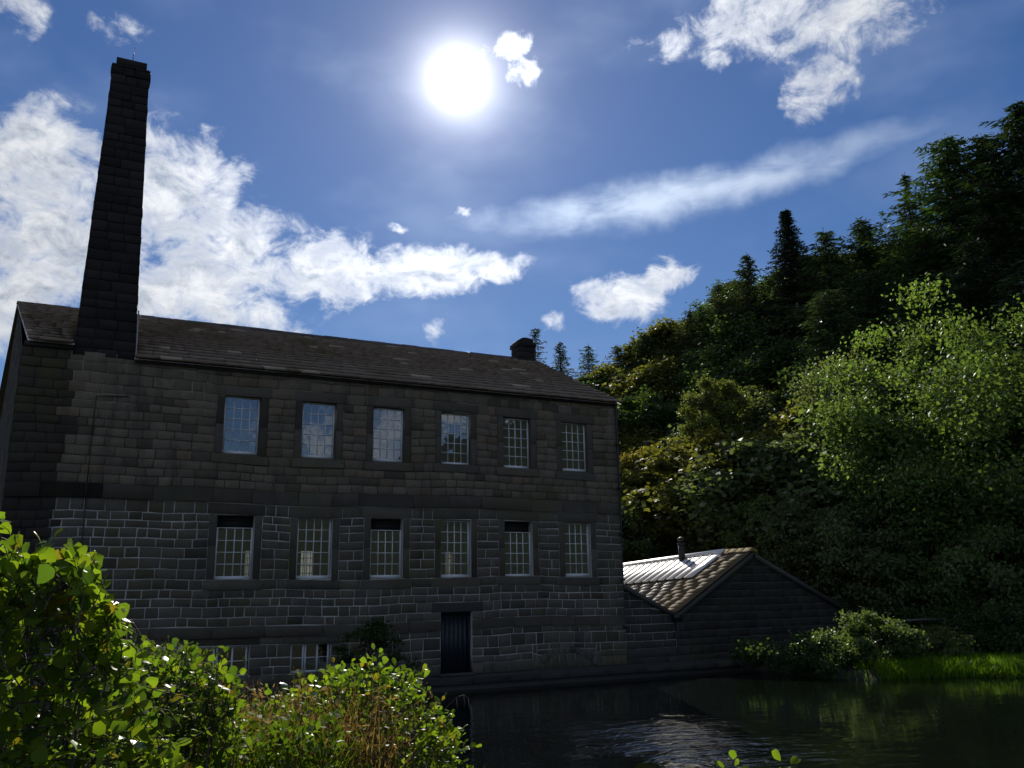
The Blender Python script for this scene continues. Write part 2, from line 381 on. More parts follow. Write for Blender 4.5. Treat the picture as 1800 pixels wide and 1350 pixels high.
def height(x, y):
    x = np.asarray(x, float); y = np.asarray(y, float)
    d = pond_sd(x, y)
    near = np.clip(1-(y-8)/10, 0, 1)                     # our own bank is the higher one
    top = 0.25+1.22*near
    h = np.where(d < 0, np.maximum(-0.9, d*0.5), np.minimum(top, d*0.55))
    h = np.where((y > 26.4) & (x < 23.5) & (x > -12), 0.18, h)
    s = x*0.966+y*0.259
    def soft(t): return np.where(t <= 0, 0, np.where(t < 8, t*t/16, t-4))
    hill = 0.78*soft(s-41)*np.clip((y-2)/22, 0, 1)
    hill = hill*np.clip(1-(y-70)/46, .12, 1)
    hill = np.where(hill > 40, 40+(hill-40)*0.15, hill)
    back = 0.22*soft(y-48)*np.clip(1-(x-20)/30, 0, 1)
    back = np.minimum(back, 14)
    behind = np.interp(x, [-60, 44, 63, 78, 120], [11, 19, 29, 38, 42])*np.clip((-y-20)/60, 0, 1)**1.2
    bump = 0.25*np.sin(x*0.31+1.3)*np.cos(y*0.27)+0.12*np.sin(x*0.9+y*0.7)
    far = np.clip((np.hypot(x-8, y-18)-20)/20, 0, 1)
    return h+hill+back+behind+bump*far
def axis(lo, hi, a, b, fine, coarse):
    l = [a]; 
    while l[-1] > lo: l.append(l[-1]-min(coarse, fine+0.12*(a-l[-1]+fine)))
    g = list(reversed(l[1:]))+list(np.arange(a, b, fine))
    x = b
    while x < hi: g.append(x); x += min(coarse, fine+0.12*(x-b+fine))
    return np.array(g+[hi])
gx = axis(-500, 600, -14, 46, 0.6, 40); gy = axis(-500, 700, -4, 46, 0.6, 40)
X, Y = np.meshgrid(gx, gy); Z = height(X, Y)
nx, ny = len(gx), len(gy)
idx = (np.arange(ny-1)[:, None]*nx+np.arange(nx-1)[None]).ravel()
gm = mesh_np('ground', np.stack([X, Y, Z], -1).reshape(-1, 3), np.stack([idx, idx+1, idx+1+nx, idx+nx], -1), None, [GROUND], True)
tag(link('ground', gm), 'dark earth and turf of the pond banks and wooded hillside', None, None, 'structure')
def gz(x, y): return float(height(np.array([x]), np.array([y]))[0])

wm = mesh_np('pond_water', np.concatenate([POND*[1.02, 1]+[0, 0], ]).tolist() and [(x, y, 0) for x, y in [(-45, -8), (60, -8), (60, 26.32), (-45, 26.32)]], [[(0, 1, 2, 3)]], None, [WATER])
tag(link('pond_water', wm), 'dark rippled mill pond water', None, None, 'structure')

# ------------------------------------------------------------------ terrace along the foot of the mill
S = 1.15
WY = 27.6                                        # plane of the mill's pond front
def mx(u): return S*u
def mz(v): return CAM_Z+S*v
TER = 0.32
tb = MB(); tb.box(-9.0, 23.4, 26.22, 36.0, -0.8, TER-0.03)
terrace = tag(tb.build('terrace', FLAG), 'low stone terrace between the mill wall and the pond', None, None, 'structure')
x = -9.0
while x < 23.0:
    L = random.uniform(0.9, 1.7); x1 = min(x+L, 23.4)
    b = MB(); f = lambda u, v, ww: (u, 26.16+v, TER+ww)
    b.block(f, x+.008, x1-.008, 0, 0.46, random.uniform(0, .014), 0.012, 0.14, np.array([.05, .05, .045])*random.uniform(.7, 1.2))
    b.build('coping_stone', STONE, terrace); x = x1

# ------------------------------------------------------------------ the mill
MILL = thing('stone_mill', 'three storey dark gritstone mill with stone slate roof and tall chimney beside the pond', 'mill', (8.0, 31.0, TER))
XL, XR = -1.96, 15.73
WIN_X = [3.01, 5.14, 7.22, 9.37, 11.46, 13.57]; WW = 0.97
UPZ = (3.67, 5.30); LOZ = (0.32, 2.02)
BASEV = (TER-CAM_Z)/S
DOOR = (9.37, 10.36, BASEV, -0.65)
BWIN = [(5.10, 6.17, -2.12, -1.36), (2.75, 4.02, -2.12, -1.36)]
openings = [(x, x+WW, *UPZ) for x in WIN_X]+[(x, x+WW, *LOZ) for x in WIN_X]+[DOOR]+BWIN
def ff(u, v, ww):                                 # front wall: courses sag a little, as old walls do
    wob = 0.030*math.sin(u*0.62+0.5+v*.3)+0.014*math.sin(u*1.7+v)+0.008*math.sin(u*4.1+2*v)
    return (S*u, WY-ww, CAM_Z+S*(v+(wob if v < 5.9 else 0)))

# backing of mortar with real openings
wall = MB()
us = sorted({XL, XR, *[o[0] for o in openings], *[o[1] for o in openings], *np.linspace(XL, XR, 24)})
vs = sorted({BASEV-0.3, 6.16, *[o[2] for o in openings], *[o[3] for o in openings], *np.linspace(-2, 6, 9)})
def is_open(u, v): return any(o[0] < u < o[1] and o[2] < v < o[3] for o in openings)
TW = 0.55
for i in range(len(us)-1):
    for j in range(len(vs)-1):
        if is_open((us[i]+us[i+1])/2, (vs[j]+vs[j+1])/2): continue
        q = [(us[i], vs[j]), (us[i+1], vs[j]), (us[i+1], vs[j+1]), (us[i], vs[j+1])]
        wall.add([(S*a, WY, CAM_Z+S*b) for a, b in q], [(0, 1, 2, 3)])
        wall.add([(S*a, WY+TW, CAM_Z+S*b) for a, b in q], [(3, 2, 1, 0)])
for (a, b, c, d) in openings:
    P = [(a, c), (b, c), (b, d), (a, d)]
    for k in range(4):
        p, q = P[k], P[(k+1) % 4]
        wall.add([(S*p[0], WY, CAM_Z+S*p[1]), (S*q[0], WY, CAM_Z+S*q[1]), (S*q[0], WY+TW, CAM_Z+S*q[1]), (S*p[0], WY+TW, CAM_Z+S*p[1])], [(0, 3, 2, 1)])
front = wall.build('front_wall', MORTAR, MILL, (8.0, WY, TER))

# surrounds: lintel, sill, jambs (excluded from the coursing)
JW = 0.20
excl = []
for (a, b, c, d) in openings[:12]:
    excl += [(a-JW, b+JW, c, d), (a-0.27, b+0.27, d, d+0.30), (a-0.27, b+0.27, c-0.26, c)]
excl += [(DOOR[0], DOOR[1], -9, -0.65), (DOOR[0]-0.3, DOOR[1]+0.35, -0.65, -0.38)]
for (a, b, c, d) in BWIN: excl += [(a, b, c, d), (a-0.25, b+0.25, d, d+0.19)]
ARCH = (12.35, 14.75); excl += [(ARCH[0], ARCH[1], -9, -1.70)]
cuts = [BASEV, -2.12, -1.70, -1.36, -1.17, -0.88, -0.65, -0.38, 0.06, 0.32, 1.13, 1.36, 2.02, 2.34, 2.71, 3.41, 3.67, 5.30, 5.60, 6.14]
BAND = {(2.34, 2.71), (-1.17, -0.88)}
def stone_col(u, v):
    g = random.random()
    c = np.array([0.205, 0.171, 0.128])*random.uniform(0.82, 1.18)
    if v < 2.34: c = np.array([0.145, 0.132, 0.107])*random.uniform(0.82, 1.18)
    if g < 0.07: c = c*np.array([1.08, 1.0, 0.9])
    elif g < 0.15: c = c*0.6
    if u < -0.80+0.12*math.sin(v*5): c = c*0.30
    return c
blocks = []                                       # (screen size, kind, MB)
def add_block(u0, u1, v0, v1, kind, proud=None, col=None, gap=None, bev=0.013):
    if gap is None: gap = random.uniform(.024, .030) if v1 < 2.4 else random.uniform(.012, .024)
    b = MB(); pr = random.uniform(0.012, 0.034) if proud is None else proud
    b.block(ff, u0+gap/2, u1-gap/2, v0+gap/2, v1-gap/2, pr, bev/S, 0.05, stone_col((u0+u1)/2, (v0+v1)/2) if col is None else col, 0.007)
    c = np.array(ff((u0+u1)/2, (v0+v1)/2, 0)); pxx, pyy = px(c)
    size = (u1-u0)*(v1-v0)/np.linalg.norm(c-CAM)**2
    if (pyy > 1110 and pxx < 620) or pxx < 60: size *= 0.05
    blocks.append((size, kind, b))
for k in range(len(cuts)-1):
    a, b = cuts[k], cuts[k+1]
    if (a, b) in BAND:
        n, cl = 1, 'band'
    else: n, cl = max(1, round((b-a)/(0.225 if a > 2.5 else .255))), None
    hs = np.cumsum([0]+[random.uniform(.86, 1.14) for _ in range(n)]); hs = a+(b-a)*hs/hs[-1]
    for r in range(n):
        v0, v1 = hs[r], hs[r+1]; vm = (v0+v1)/2
        ex = sorted([(e[0], e[1]) for e in excl if e[2] < vm < e[3]])
        segs = []; u = XL
        for e in ex:
            if e[0] > u: segs.append((u, e[0]))
            u = max(u, e[1])
        if u < XR: segs.append((u, XR))
        for (s0, s1) in segs:
            if s1-s0 < 0.03: continue
            if cl == 'band': wmean = 1.25
            elif (a, b) == (1.13, 1.36) and s1-s0 < 1.6: wmean = 2.0
            else: wmean = 0.42
            m_ = max(1, round((s1-s0)/wmean*random.uniform(.9, 1.1)))
            ws = np.cumsum([0]+[random.uniform(.6, 1.45) for _ in range(m_)]); ws = s0+(s1-s0)*ws/ws[-1]
            for t_ in range(m_):
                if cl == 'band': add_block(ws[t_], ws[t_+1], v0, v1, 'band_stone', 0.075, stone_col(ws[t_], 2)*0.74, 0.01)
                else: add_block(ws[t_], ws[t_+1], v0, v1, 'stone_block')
# blocked relieving arch low in the wall
ac, aw, ah = sum(ARCH)/2, (ARCH[1]-ARCH[0])/2-0.15, 0.40
def archz(t): return -2.40+ah*math.sin(math.pi*t)**0.8
for k in range(11):
    t0, t1 = k/11, (k+1)/11
    u0, u1 = ac-aw+2*aw*t0, ac-aw+2*aw*t1
    b = MB(); tm = (t0+t1)/2; z0 = max(BASEV, archz(tm)-.02)
    fan = 0.16*(tm-0.5)*2
    def fa(u, v, ww, z0=z0, fan=fan): return ff(u+fan*(v-z0)/0.25, v+(archz((u-(ac-aw))/(2*aw) if 0 < (u-(ac-aw))/(2*aw) < 1 else 0)-archz(tm))*.8, ww)
    b.block(fa, u0+.007, u1-.007, z0, z0+0.22, 0.024, 0.01, 0.05, stone_col(u0, 0), .003)
    blocks.append((0.02, 'arch_stone', b))
for k in range(6):
    t0, t1 = .1+.8*k/6, .1+.8*(k+1)/6
    b = MB(); b.block(ff, ac-aw+2*aw*t0+.008, ac-aw+2*aw*t1-.008, BASEV, 0, 0.006, 0.01, 0.05, stone_col(0, 0)*.8, .004, archz(t0)-.03, archz(t1)-.03); blocks.append((0.02, 'infill_stone', b))
for r_, (z0, z1) in enumerate(((BASEV+.12, -2.02), (-2.02, -1.87), (-1.87, -1.705))):
    for k in range(5):
        if r_ == 0 and k in (1, 2, 3): continue
        u0 = ac-aw+2*aw*(k+(.35 if r_ == 1 else 0)*(k > 0))/5; u1 = ac-aw+2*aw*min(5, k+1+(.35 if r_ == 1 else 0)*(k < 4))/5
        b = MB(); b.block(ff, u0+.008, u1-.008, z0+.008, z1-.006, 0.004, 0.006, 0.05, stone_col(0, 0)); blocks.append((0.02, 'infill_stone', b))
for e0, e1 in ((ARCH[0], ac-aw), (ac+aw, ARCH[1])):
    add_block(e0, e1, BASEV, -1.98, 'infill_stone'); add_block(e0, e1, -1.98, -1.70, 'infill_stone')
sb = sorted([b for b in blocks if b[1] == 'stone_block'], key=lambda b: -b[0])
rest = MB()
for k, (_, kind, b) in enumerate(sb):
    if k < 300: b.build('stone_block', STONE, front)
    else:
        for i in range(len(b.v)): rest.add(b.v[i], b.f4[i], col=b.c[i])
tag(rest.build('smaller_stone_blocks', STONE, front), kind='stuff')
for (_, kind, b) in blocks:
    if kind != 'stone_block': b.build(kind, STONE, front)

# side and back walls, floors and a dim interior so that the windows look into rooms
YB = WY+2*6*S
XGB = -3.34                                       # back left corner (the left gable stands askew)
ZE, ZR = mz(6.13), mz(9.03); YR = WY+6*S
def gable_y(y): return S*(XL+(XGB-XL)*(y-WY)/(YB-WY))
sw = MB()
def gab(xf, name, flip):
    q = []
    for y, z in ((WY+.02, TER-.3), (YB, TER-.3), (YB, ZE), (YR, ZR-.06), (WY+.02, ZE)): q.append((xf(y), y, z))
    b = MB()
    th = -0.5 if flip else 0.5
    V = q+[(p[0]+th, p[1]+0.0, p[2]-0.03) for p in q]
    b.add(V, [(0, 1, 2, 4), (5, 6, 7, 9)], [(2, 3, 4), (7, 8, 9)]); return b.build(name, MORTAR, MILL)
gl_ = gab(gable_y, 'left_gable', False); gr_ = gab(lambda y: S*XR, 'right_gable', True)
# blocks on the skewed left gable
gdir = np.array([S*(XGB-XL), YB-WY, 0]); glen = np.linalg.norm(gdir); gdir /= glen; gn = np.array([-gdir[1], gdir[0], 0])
def fg(u, v, ww): p = np.array([S*XL, WY, 0])+gdir*u+gn*ww; return (p[0], p[1], v)
gb = MB(); v = TER
while v < ZR-0.3:
    h = random.uniform(.26, .36); u = 0.0
    def prof(u): 
        y = WY+u*gdir[1]; return ZE+(ZR-ZE)*(1-abs(y-YR)/(YR-WY))-0.1
    while u < glen:
        L = random.uniform(.45, .95); u1 = min(u+L, glen)
        tl, tr = min(v+h-.02, prof(u)), min(v+h-.02, prof(u1))
        if min(tl, tr) > v+.08: gb.block(fg, u+.01, u1-.01, v, 0, .02, .012, .05, stone_col(-2, 4), .005, tl, tr)
        u = u1
    v += h
tag(gb.build('gable_stone_blocks', STONE, gl_), kind='stuff')
BACKW = [(7.8, 8.35), (11.95, 12.3), (14.1, 14.5), (5.6, 5.85)]
bw = MB(); us2 = sorted({XGB, XR, *[a for p in BACKW for a in p]}); vs2 = [BASEV-.3, 0.42, 1.62, 6.13]
for i in range(len(us2)-1):
    for j in range(3):
        um = (us2[i]+us2[i+1])/2
        if j == 1 and any(a < um < b for a, b in BACKW): continue
        bw.box(S*us2[i], S*us2[i+1], YB-.5, YB, mz(vs2[j]), mz(vs2[j+1]))
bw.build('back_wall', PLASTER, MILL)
bars = MB()
for a, b in BACKW:
    for t in np.linspace(a, b, 5): bars.box(S*t-.015, S*t+.015, YB-.3, YB-.27, mz(.42), mz(1.62))
    for t in np.linspace(.42, 1.62, 5): bars.box(S*a, S*b, YB-.305, YB-.265, mz(t)-.015, mz(t)+.015)
bars.build('rear_window_bars', PAINT, MILL)
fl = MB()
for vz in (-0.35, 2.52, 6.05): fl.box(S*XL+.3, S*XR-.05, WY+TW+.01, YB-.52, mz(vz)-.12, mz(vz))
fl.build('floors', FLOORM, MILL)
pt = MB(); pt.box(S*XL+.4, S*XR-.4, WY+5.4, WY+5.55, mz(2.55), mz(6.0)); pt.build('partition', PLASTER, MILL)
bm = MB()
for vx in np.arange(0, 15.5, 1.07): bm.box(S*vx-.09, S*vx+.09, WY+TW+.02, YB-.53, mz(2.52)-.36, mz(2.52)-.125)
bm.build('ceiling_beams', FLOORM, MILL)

# windows
def box_mesh(name, dx, dy, dz, mat, col=(1, 1, 1)):
    b = MB(); b.box(-dx/2, dx/2, -dy/2, dy/2, -dz/2, dz/2)
    return mesh_np(name, np.concatenate(b.v), [np.concatenate(b.f4)], np.concatenate(b.c), [mat])
REC = 0.15
def window(x, z0, z1, dropped=False, seed=0):
    X0, X1, Z0, Z1 = mx(x), mx(x+WW), mz(z0), mz(z1); yf = WY+REC
    fw_ = 0.052; br = 0.105; e = 0.012
    nrow = 5; ztop = Z1-e
    if dropped: ztop = Z1-(Z1-Z0)*0.19; nrow = 4
    b = MB()
    b.box(X0+e, X0+e+fw_, yf, yf+.07, Z0+br+e, ztop); b.box(X1-e-fw_, X1-e, yf, yf+.07, Z0+br+e, ztop)
    b.box(X0+e, X1-e, yf-.012, yf+.082, Z0+e, Z0+br+e); b.box(X0+e+fw_, X1-e-fw_, yf+.004, yf+.066, ztop-(.03 if dropped else .045), ztop-.002)
    wo_ = b.build('window', PAINT, MILL, ((X0+X1)/2, yf, Z0))
    gx0, gx1, gz0, gz1 = X0+e+fw_, X1-e-fw_, Z0+br+e, ztop-.04
    bars = MB()
    for k in range(1, 4):
        t = gx0+(gx1-gx0)*k/4; bars.box(t-.0125, t+.0125, yf+.012, yf+.052, gz0, gz1)
    for k in range(1, nrow):
        t = gz0+(gz1-gz0)*k/nrow; bars.box(gx0, gx1, yf+.009, yf+.055, t-.0125, t+.0125)
    bars.build('glazing_bars', PAINT, wo_)
    pw, ph = (gx1-gx0)/4-.025, (gz1-gz0)/nrow-.025
    key = 'pane%.3f' % ph
    if key not in PM: PM[key] = mesh_np('pane', [(-pw/2, 0, -ph/2), (pw/2, 0, -ph/2), (pw/2, 0, ph/2), (-pw/2, 0, ph/2)], [[(0, 1, 2, 3)]], None, [GLASS])
    for i in range(4):
        for j in range(nrow):
            c = (gx0+(gx1-gx0)*(i+.5)/4, yf+.032, gz0+(gz1-gz0)*(j+.5)/nrow)
            link('pane', PM[key], wo_, c, rot=(random.gauss(0, .0022), 0, random.gauss(0, .0022)))
    if dropped:
        b = MB(); b.box(X0+e, X1-e, yf+.16, yf+.19, ztop-.02, Z1-.01); b.box(X0+e, X1-e, yf+.10, yf+.155, ztop+(Z1-ztop)*.60, ztop+(Z1-ztop)*.72)
        b.build('lowered_top_sash', DARKWOOD, wo_)
    def st(n, u0, u1, v0, v1, pr, k=.75, gap=.014):
        b = MB(); b.block(ff, u0+gap/2, u1-gap/2, v0+gap/2, v1-gap/2, pr, .012, .05, stone_col((u0+u1)/2, 1)*k, .004); b.build(n, STONE, wo_)
    top = min(z1+.30, 2.335) if z1 < 3 else z1+.30
    st('lintel', x-.27, x+WW+.27, z1, top, .028, .95); st('sill', x-.27, x+WW+.27, z0-.26, z0, .06, .9)
    st('jamb', x-JW, x, z0, (z0+z1)/2, .026, .82, .008); st('jamb', x-JW, x, (z0+z1)/2, z1, .026, .82, .008)
    st('jamb', x+WW, x+WW+JW, z0, (z0+z1)/2, .026, .82, .008); st('jamb', x+WW, x+WW+JW, (z0+z1)/2, z1, .026, .82, .008)
    return wo_
PM = {}
for k, x in enumerate(WIN_X): window(x, *UPZ)
for k, x in enumerate(WIN_X): window(x, *LOZ, dropped=(k in (0, 2, 4)))
for (a, b_, c, d) in BWIN:
    b = MB(); X0, X1, Z0, Z1 = mx(a), mx(b_), mz(c), mz(d)
    for t in (0.0, .30, .36, .66, .94): b.box(X0+(X1-X0)*t, X0+(X1-X0)*t+.05, WY+.12, WY+.17, Z0, Z1)
    b.box(X0, X1, WY+.123, WY+.167, Z1-.05, Z1-.001); b.box(X0, X1, WY+.123, WY+.167, Z0+.001, Z0+.06); b.box(X0, X1, WY+.127, WY+.163, (Z0+Z1)/2-.012, (Z0+Z1)/2+.012)
    o = b.build('cellar_window', PAINT, MILL); tag(o, 'low cellar window half hidden by the bushes')
    for t0, t1 in ((.045, .30), (.405, .66), (.705, .94)):
        me = mesh_np('pane', [(X0+(X1-X0)*t0, 0, Z0), (X0+(X1-X0)*t1, 0, Z0), (X0+(X1-X0)*t1, 0, Z1), (X0+(X1-X0)*t0, 0, Z1)], [[(0, 1, 2, 3)]], None, [GLASS])
        link('pane', me, o, (0, WY+.145, 0))
    b = MB(); b.block(ff, a-.25, b_+.25, d+.005, d+.185, .03, .012, .05, stone_col(a, 0)*.9); b.build('lintel', STONE, o)

# plank door
D0, D1, DZ0, DZ1 = mx(DOOR[0]), mx(DOOR[1]), TER, mz(DOOR[3])
b = MB(); b.box(D0+.002, D0+.07, WY+.14, WY+.24, DZ0, DZ1-.002); b.box(D1-.07, D1-.002, WY+.14, WY+.24, DZ0, DZ1-.002); b.box(D0+.07, D1-.07, WY+.143, WY+.237, DZ1-.07, DZ1-.003)
door = tag(b.build('door', DOORM, MILL), 'blue black plank door at water level')
n = 6
for k in range(n):
    x0 = D0+.072+(D1-D0-.144)*k/n; x1 = D0+.072+(D1-D0-.144)*(k+1)/n
    b = MB(); b.box(x0+.005, x1-.005, WY+.20+random.uniform(0, .006), WY+.24, DZ0+.02, DZ1-.075); b.build('plank', DOORM, door)
b = MB(); b.tube([(D1-.2, WY+.19, DZ0+.95), (D1-.2, WY+.14, DZ0+.95), (D1-.2, WY+.14, DZ0+1.1), (D1-.2, WY+.19, DZ0+1.1)], .01, 6); b.build('handle', IRON, door)
b = MB(); b.block(ff, DOOR[0]-.29, DOOR[1]+.34, -.645, -.385, .035, .012, .05, (.06, .06, .058)); b.build('lintel', STONE, door)
b = MB(); b.box(D0-.1, D1+.1, WY-.25, WY+.25, TER-.02, TER+.06, (.08, .08, .075)); b.build('threshold', STONE, door)

# roof
EX = S*(XR+.12)
EY, EZ = WY-.24, ZE-.24*(ZR-ZE)/(YR-WY)
sl = math.hypot(YR-EY, ZR-EZ); ny_, nz_ = -(ZR-EZ)/sl, (YR-EY)/sl
CH = (-0.79, 0.64)                               # chimney foot along the wall
def fr(u, v, ww):
    t = v/sl; lift = 0.26*(1-t) if u < S*-0.05 else 0.0
    sag = -0.10*math.sin(max(0, min(1, (u+2)/20))*math.pi)*t
    return (u, EY+(YR-EY)*t+ny_*ww, EZ+(ZR-EZ)*t+nz_*ww+lift+sag)
rb = MB()
def uleft(v): return S*(-1.84+(-2.74+1.84)*v/sl)
for (ua, ub) in ((None, S*CH[0]), (S*CH[0], S*CH[1]), (S*CH[1], EX)):
    v0 = 1.75 if ua == S*CH[0] else 0.03
    a0 = uleft(v0) if ua is None else ua; a1 = uleft(sl) if ua is None else ua
    e = 1e-4
    rb.add([fr(a0+e, v0, -.03), fr(ub-e, v0, -.03), fr(ub-e, sl, -.03), fr(a1+e, sl, -.03)], [(0, 1, 2, 3)])
rb.add([(S*-2.74, YR, ZR-.03), (EX, YR, ZR-.03), (EX, YB+.25, ZE-.2), (S*-3.6, YB+.25, ZE-.2)], [(0, 1, 2, 3)], col=(.1, .09, .08))
roof = rb.build('roof', SLATE, MILL, (8, YR, ZE))
slates = []
v = 0.0; k = 0
while v < sl-.1:
    ex = 0.60-0.33*v/sl; ln = ex*1.6; u = None
    first = True
    for (ua, ub) in ((None, S*CH[0]-.03), (S*CH[0]-.03, S*CH[1]+.03), (S*CH[1]+.03, EX)):
        if ua is not None and ua < 0 and ub > 0 and v < 1.55: continue
        u = uleft(v) if ua is None else ua
        if ua is not None and ua < 0: u = ua
        off = random.uniform(0.2, .6)
        while u < ub-.02:
            L = random.uniform(.34, .85)*(1-.25*v/sl) if not first else off
            first = False
            u1 = min(u+L, ub)
            if ub-u1 < .18: u1 = ub
            if u1-u > .05:
                th = random.uniform(.075, .085); dv = random.uniform(-.012, .012)*(.3 if k == 0 else 1); lift = random.uniform(0, .008)
                vt = min(v+ln, sl+.02); b = MB()
                g = .006; a, c = u+g, u1-g
                w0 = 0.110+lift; w1 = 0.004+lift*.3
                V = [fr(a, v+dv, w0-th), fr(c, v+dv+random.uniform(-.012, .012), w0-th), fr(c, v+dv, w0), fr(a, v+dv+random.uniform(-.012, .012), w0),
                     fr(a, vt, w1-.01), fr(c, vt, w1-.01), fr(c, vt, w1), fr(a, vt, w1)]
                col = np.array([0.21, 0.172, 0.138])*random.uniform(.86, 1.14)
                if random.random() < .04: col = np.array([.42, .38, .32])
                b.add(V, [(0, 1, 2, 3), (3, 2, 6, 7), (0, 3, 7, 4), (1, 5, 6, 2), (4, 5, 1, 0)], col=col)
                P = np.array(fr((u+u1)/2, v+ex/2, 0)); d = P-CAM
                slates.append(((u1-u)*ex/np.linalg.norm(d)**2*abs(d@np.array([0, ny_, nz_]))/np.linalg.norm(d), b))
            u = u1
    v += ex; k += 1
slates.sort(key=lambda s: -s[0]); rest = MB()
for k, (_, b) in enumerate(slates):
    if k < 300: b.build('roof_slate', SLATE, roof)
    else: rest.add(b.v[0], b.f4[0], col=b.c[0])
tag(rest.build('smaller_roof_slates', SLATE, roof), kind='stuff')
u = S*-2.74
while u < EX-.05:
    u1 = min(u+random.uniform(.5, .8), EX); b = MB(); j = random.uniform(-.012, .015)
    for y0, s_ in ((0, 1), (0, -1)):
        b.add([(u+.006, YR-s_*.22, ZR-.045+j), (u1-.006, YR-s_*.22, ZR-.045+j), (u1-.006, YR, ZR+.11+j), (u+.006, YR, ZR+.11+j),
               (u+.006, YR-s_*.22, ZR-.09+j), (u1-.006, YR-s_*.22, ZR-.09+j)], [(0, 1, 2, 3), (4, 5, 1, 0)], col=np.array([.10, .085, .075])*random.uniform(.7, 1.3))
    b.build('ridge_stone', SLATE, roof); u = u1
# timber fascia in the deep shade below the slates and gutter brackets
b = MB(); b.box(S*CH[1]+.03, EX-.15, WY-.10, WY-.006, ZE-.20, ZE-.05); b.box(S*XL+.05, S*CH[0]-.03, WY-.10, WY-.006, ZE+.02, ZE+.16); b.build('eaves_board', DARKWOOD, MILL)

# tall tapering chimney
CB, CT = ZE-.12, mz(15.0)
def cdim(z):
    t = (z-CB)/(CT-CB)
    return (S*(CH[0]+(-.575-CH[0])*t), S*(CH[1]+(.335-CH[1])*t), WY-.012+S*.27*t, WY+S*1.43-S*.25*t)
core = MB(); a = cdim(CB); d = cdim(CT-.3); i_ = .012
core.add([(a[0]+i_, a[2]+i_, CB), (a[1]-i_, a[2]+i_, CB), (a[1]-i_, a[3]-i_, CB), (a[0]+i_, a[3]-i_, CB), (d[0]+i_, d[2]+i_, CT-.3), (d[1]-i_, d[2]+i_, CT-.3), (d[1]-i_, d[3]-i_, CT-.3), (d[0]+i_, d[3]-i_, CT-.3)],
         [(0, 1, 5, 4), (1, 2, 6, 5), (2, 3, 7, 6), (3, 0, 4, 7), (4, 5, 6, 7)], col=(.02, .017, .018))
chim = tag(core.build('chimney', SOOT, MILL), 'tall square tapering soot black chimney')
def cf(side):
    def g(u, v, ww):
        x0, x1, y0, y1 = cdim(v)
        if side == 0: return (x0+(x1-x0)*u, y0-ww, v)
        if side == 1: return (x1+ww, y0+(y1-y0)*u, v)
        if side == 2: return (x1+(x0-x1)*u, y1+ww, v)
        return (x0-ww, y1+(y0-y1)*u, v)
    return g
z = CB; rest = MB(); row = 0
while z < CT-.32:
    h = random.uniform(.25, .36); z1 = min(z+h, CT-.30)
    for side in range(4):
        n = random.choice((2, 3, 3)); off = random.uniform(-.12, .12)
        es = [0]+[k/n+off*.5 for k in range(1, n)]+[1]
        for k in range(n):
            b = MB(); sp = .006
            big = .035 if z > CT-.95 else 0
            b.block(cf(side), es[k]+sp-(.02 if k == 0 else 0), es[k+1]-sp+(.02 if k == n-1 else 0), z+.008, z1-.008, random.uniform(.004, .030)+big, .014, .02, np.array([.024, .020, .021])*random.uniform(.5, 1.5), .004)
            if side < 2: b.build('chimney_stone', SOOT, chim)
            else: rest.add(b.v[0], b.f4[0], col=b.c[0])
    z = z1; row += 1
tag(rest.build('rear_chimney_stones', SOOT, chim), kind='stuff')
x0, x1, y0, y1 = cdim(CT)
b = MB(); b.box(x0+.06, x1-.06, y0+.06, y1-.06, CT-.31, CT, (.022, .02, .02)); b.build('chimney_cap', SOOT, chim)
b = MB(); cx, cy = x0+(x1-x0)*.52, (y0+y1)/2; b.tube([(cx, cy, CT-.1), (cx, cy, CT+.45), (cx+.03, cy, CT+.85)], [.014, .012, .005], 6); b.build('lightning_rod', IRON, chim)
b = MB(); x0, x1, y0, y1 = cdim(CB+.2)
b.add([(x1+.035, y0-.02, CB), (x1+.075, y0-.02, CB), (x1+.075, y0+.05, CB), (x1+.035, y0+.05, CB)]+[(p, q, CB+1.6) for p, q in ((x1-.01, y0+.03), (x1+.03, y0+.03), (x1+.03, y0+.1), (x1-.01, y0+.1))],
      [(0, 1, 5, 4), (1, 2, 6, 5), (2, 3, 7, 6), (3, 0, 4, 7), (4, 5, 6, 7)]); b.build('flashing', LEAD, chim)

# stub chimney with a rounded top on the ridge
sx0, sx1 = S*14.93, S*15.62; sy0, sy1 = YR-.40, YR+.45; zb = ZR-.5; zt = mz(9.72)
b = MB(); b.box(sx0+.02, sx1-.02, sy0+.02, sy1-.02, zb, zt, (.05, .045, .045))
ch2 = tag(b.build('chimney', SOOT, MILL), 'short stone chimney with rounded top at the right end of the ridge')
z = zb; row = 0
while z < zt-.02:
    z1 = min(z+.27, zt); big = .05 if z1 > zt-.05 else 0
    for (p0, p1, fn) in ((sx0, sx1, lambda u, v, ww: (u, sy0-ww, v)), (sy0, sy1, lambda u, v, ww: (sx0-ww, sy1+sy0-u, v)), (sy0, sy1, lambda u, v, ww: (sx1+ww, u, v))):
        mid = p0+(p1-p0)*(.38 if row % 2 else .62)
        for q0, q1 in ((p0-big, mid), (mid, p1+big)):
            b = MB(); b.block(fn, q0+.006, q1-.006, z+.006, z1-.006, .015+big, .012, .02, np.array([.026, .022, .022])*random.uniform(.6, 1.3)); b.build('chimney_stone', SOOT, ch2)
    z = z1; row += 1
b = MB(); n = 12; V = []; r_ = (sx1-sx0)/2-.03
for y in (sy0+.03, sy1-.03):
    for k in range(n+1):
        t = math.pi*k/n; V.append(((sx0+sx1)/2-r_*math.cos(t), y, zt+.62*r_*math.sin(t)**.7))
F = [(k, k+1, n+2+k, n+1+k) for k in range(n)]
V += [((sx0+sx1)/2, sy0+.03, zt), ((sx0+sx1)/2, sy1-.03, zt)]
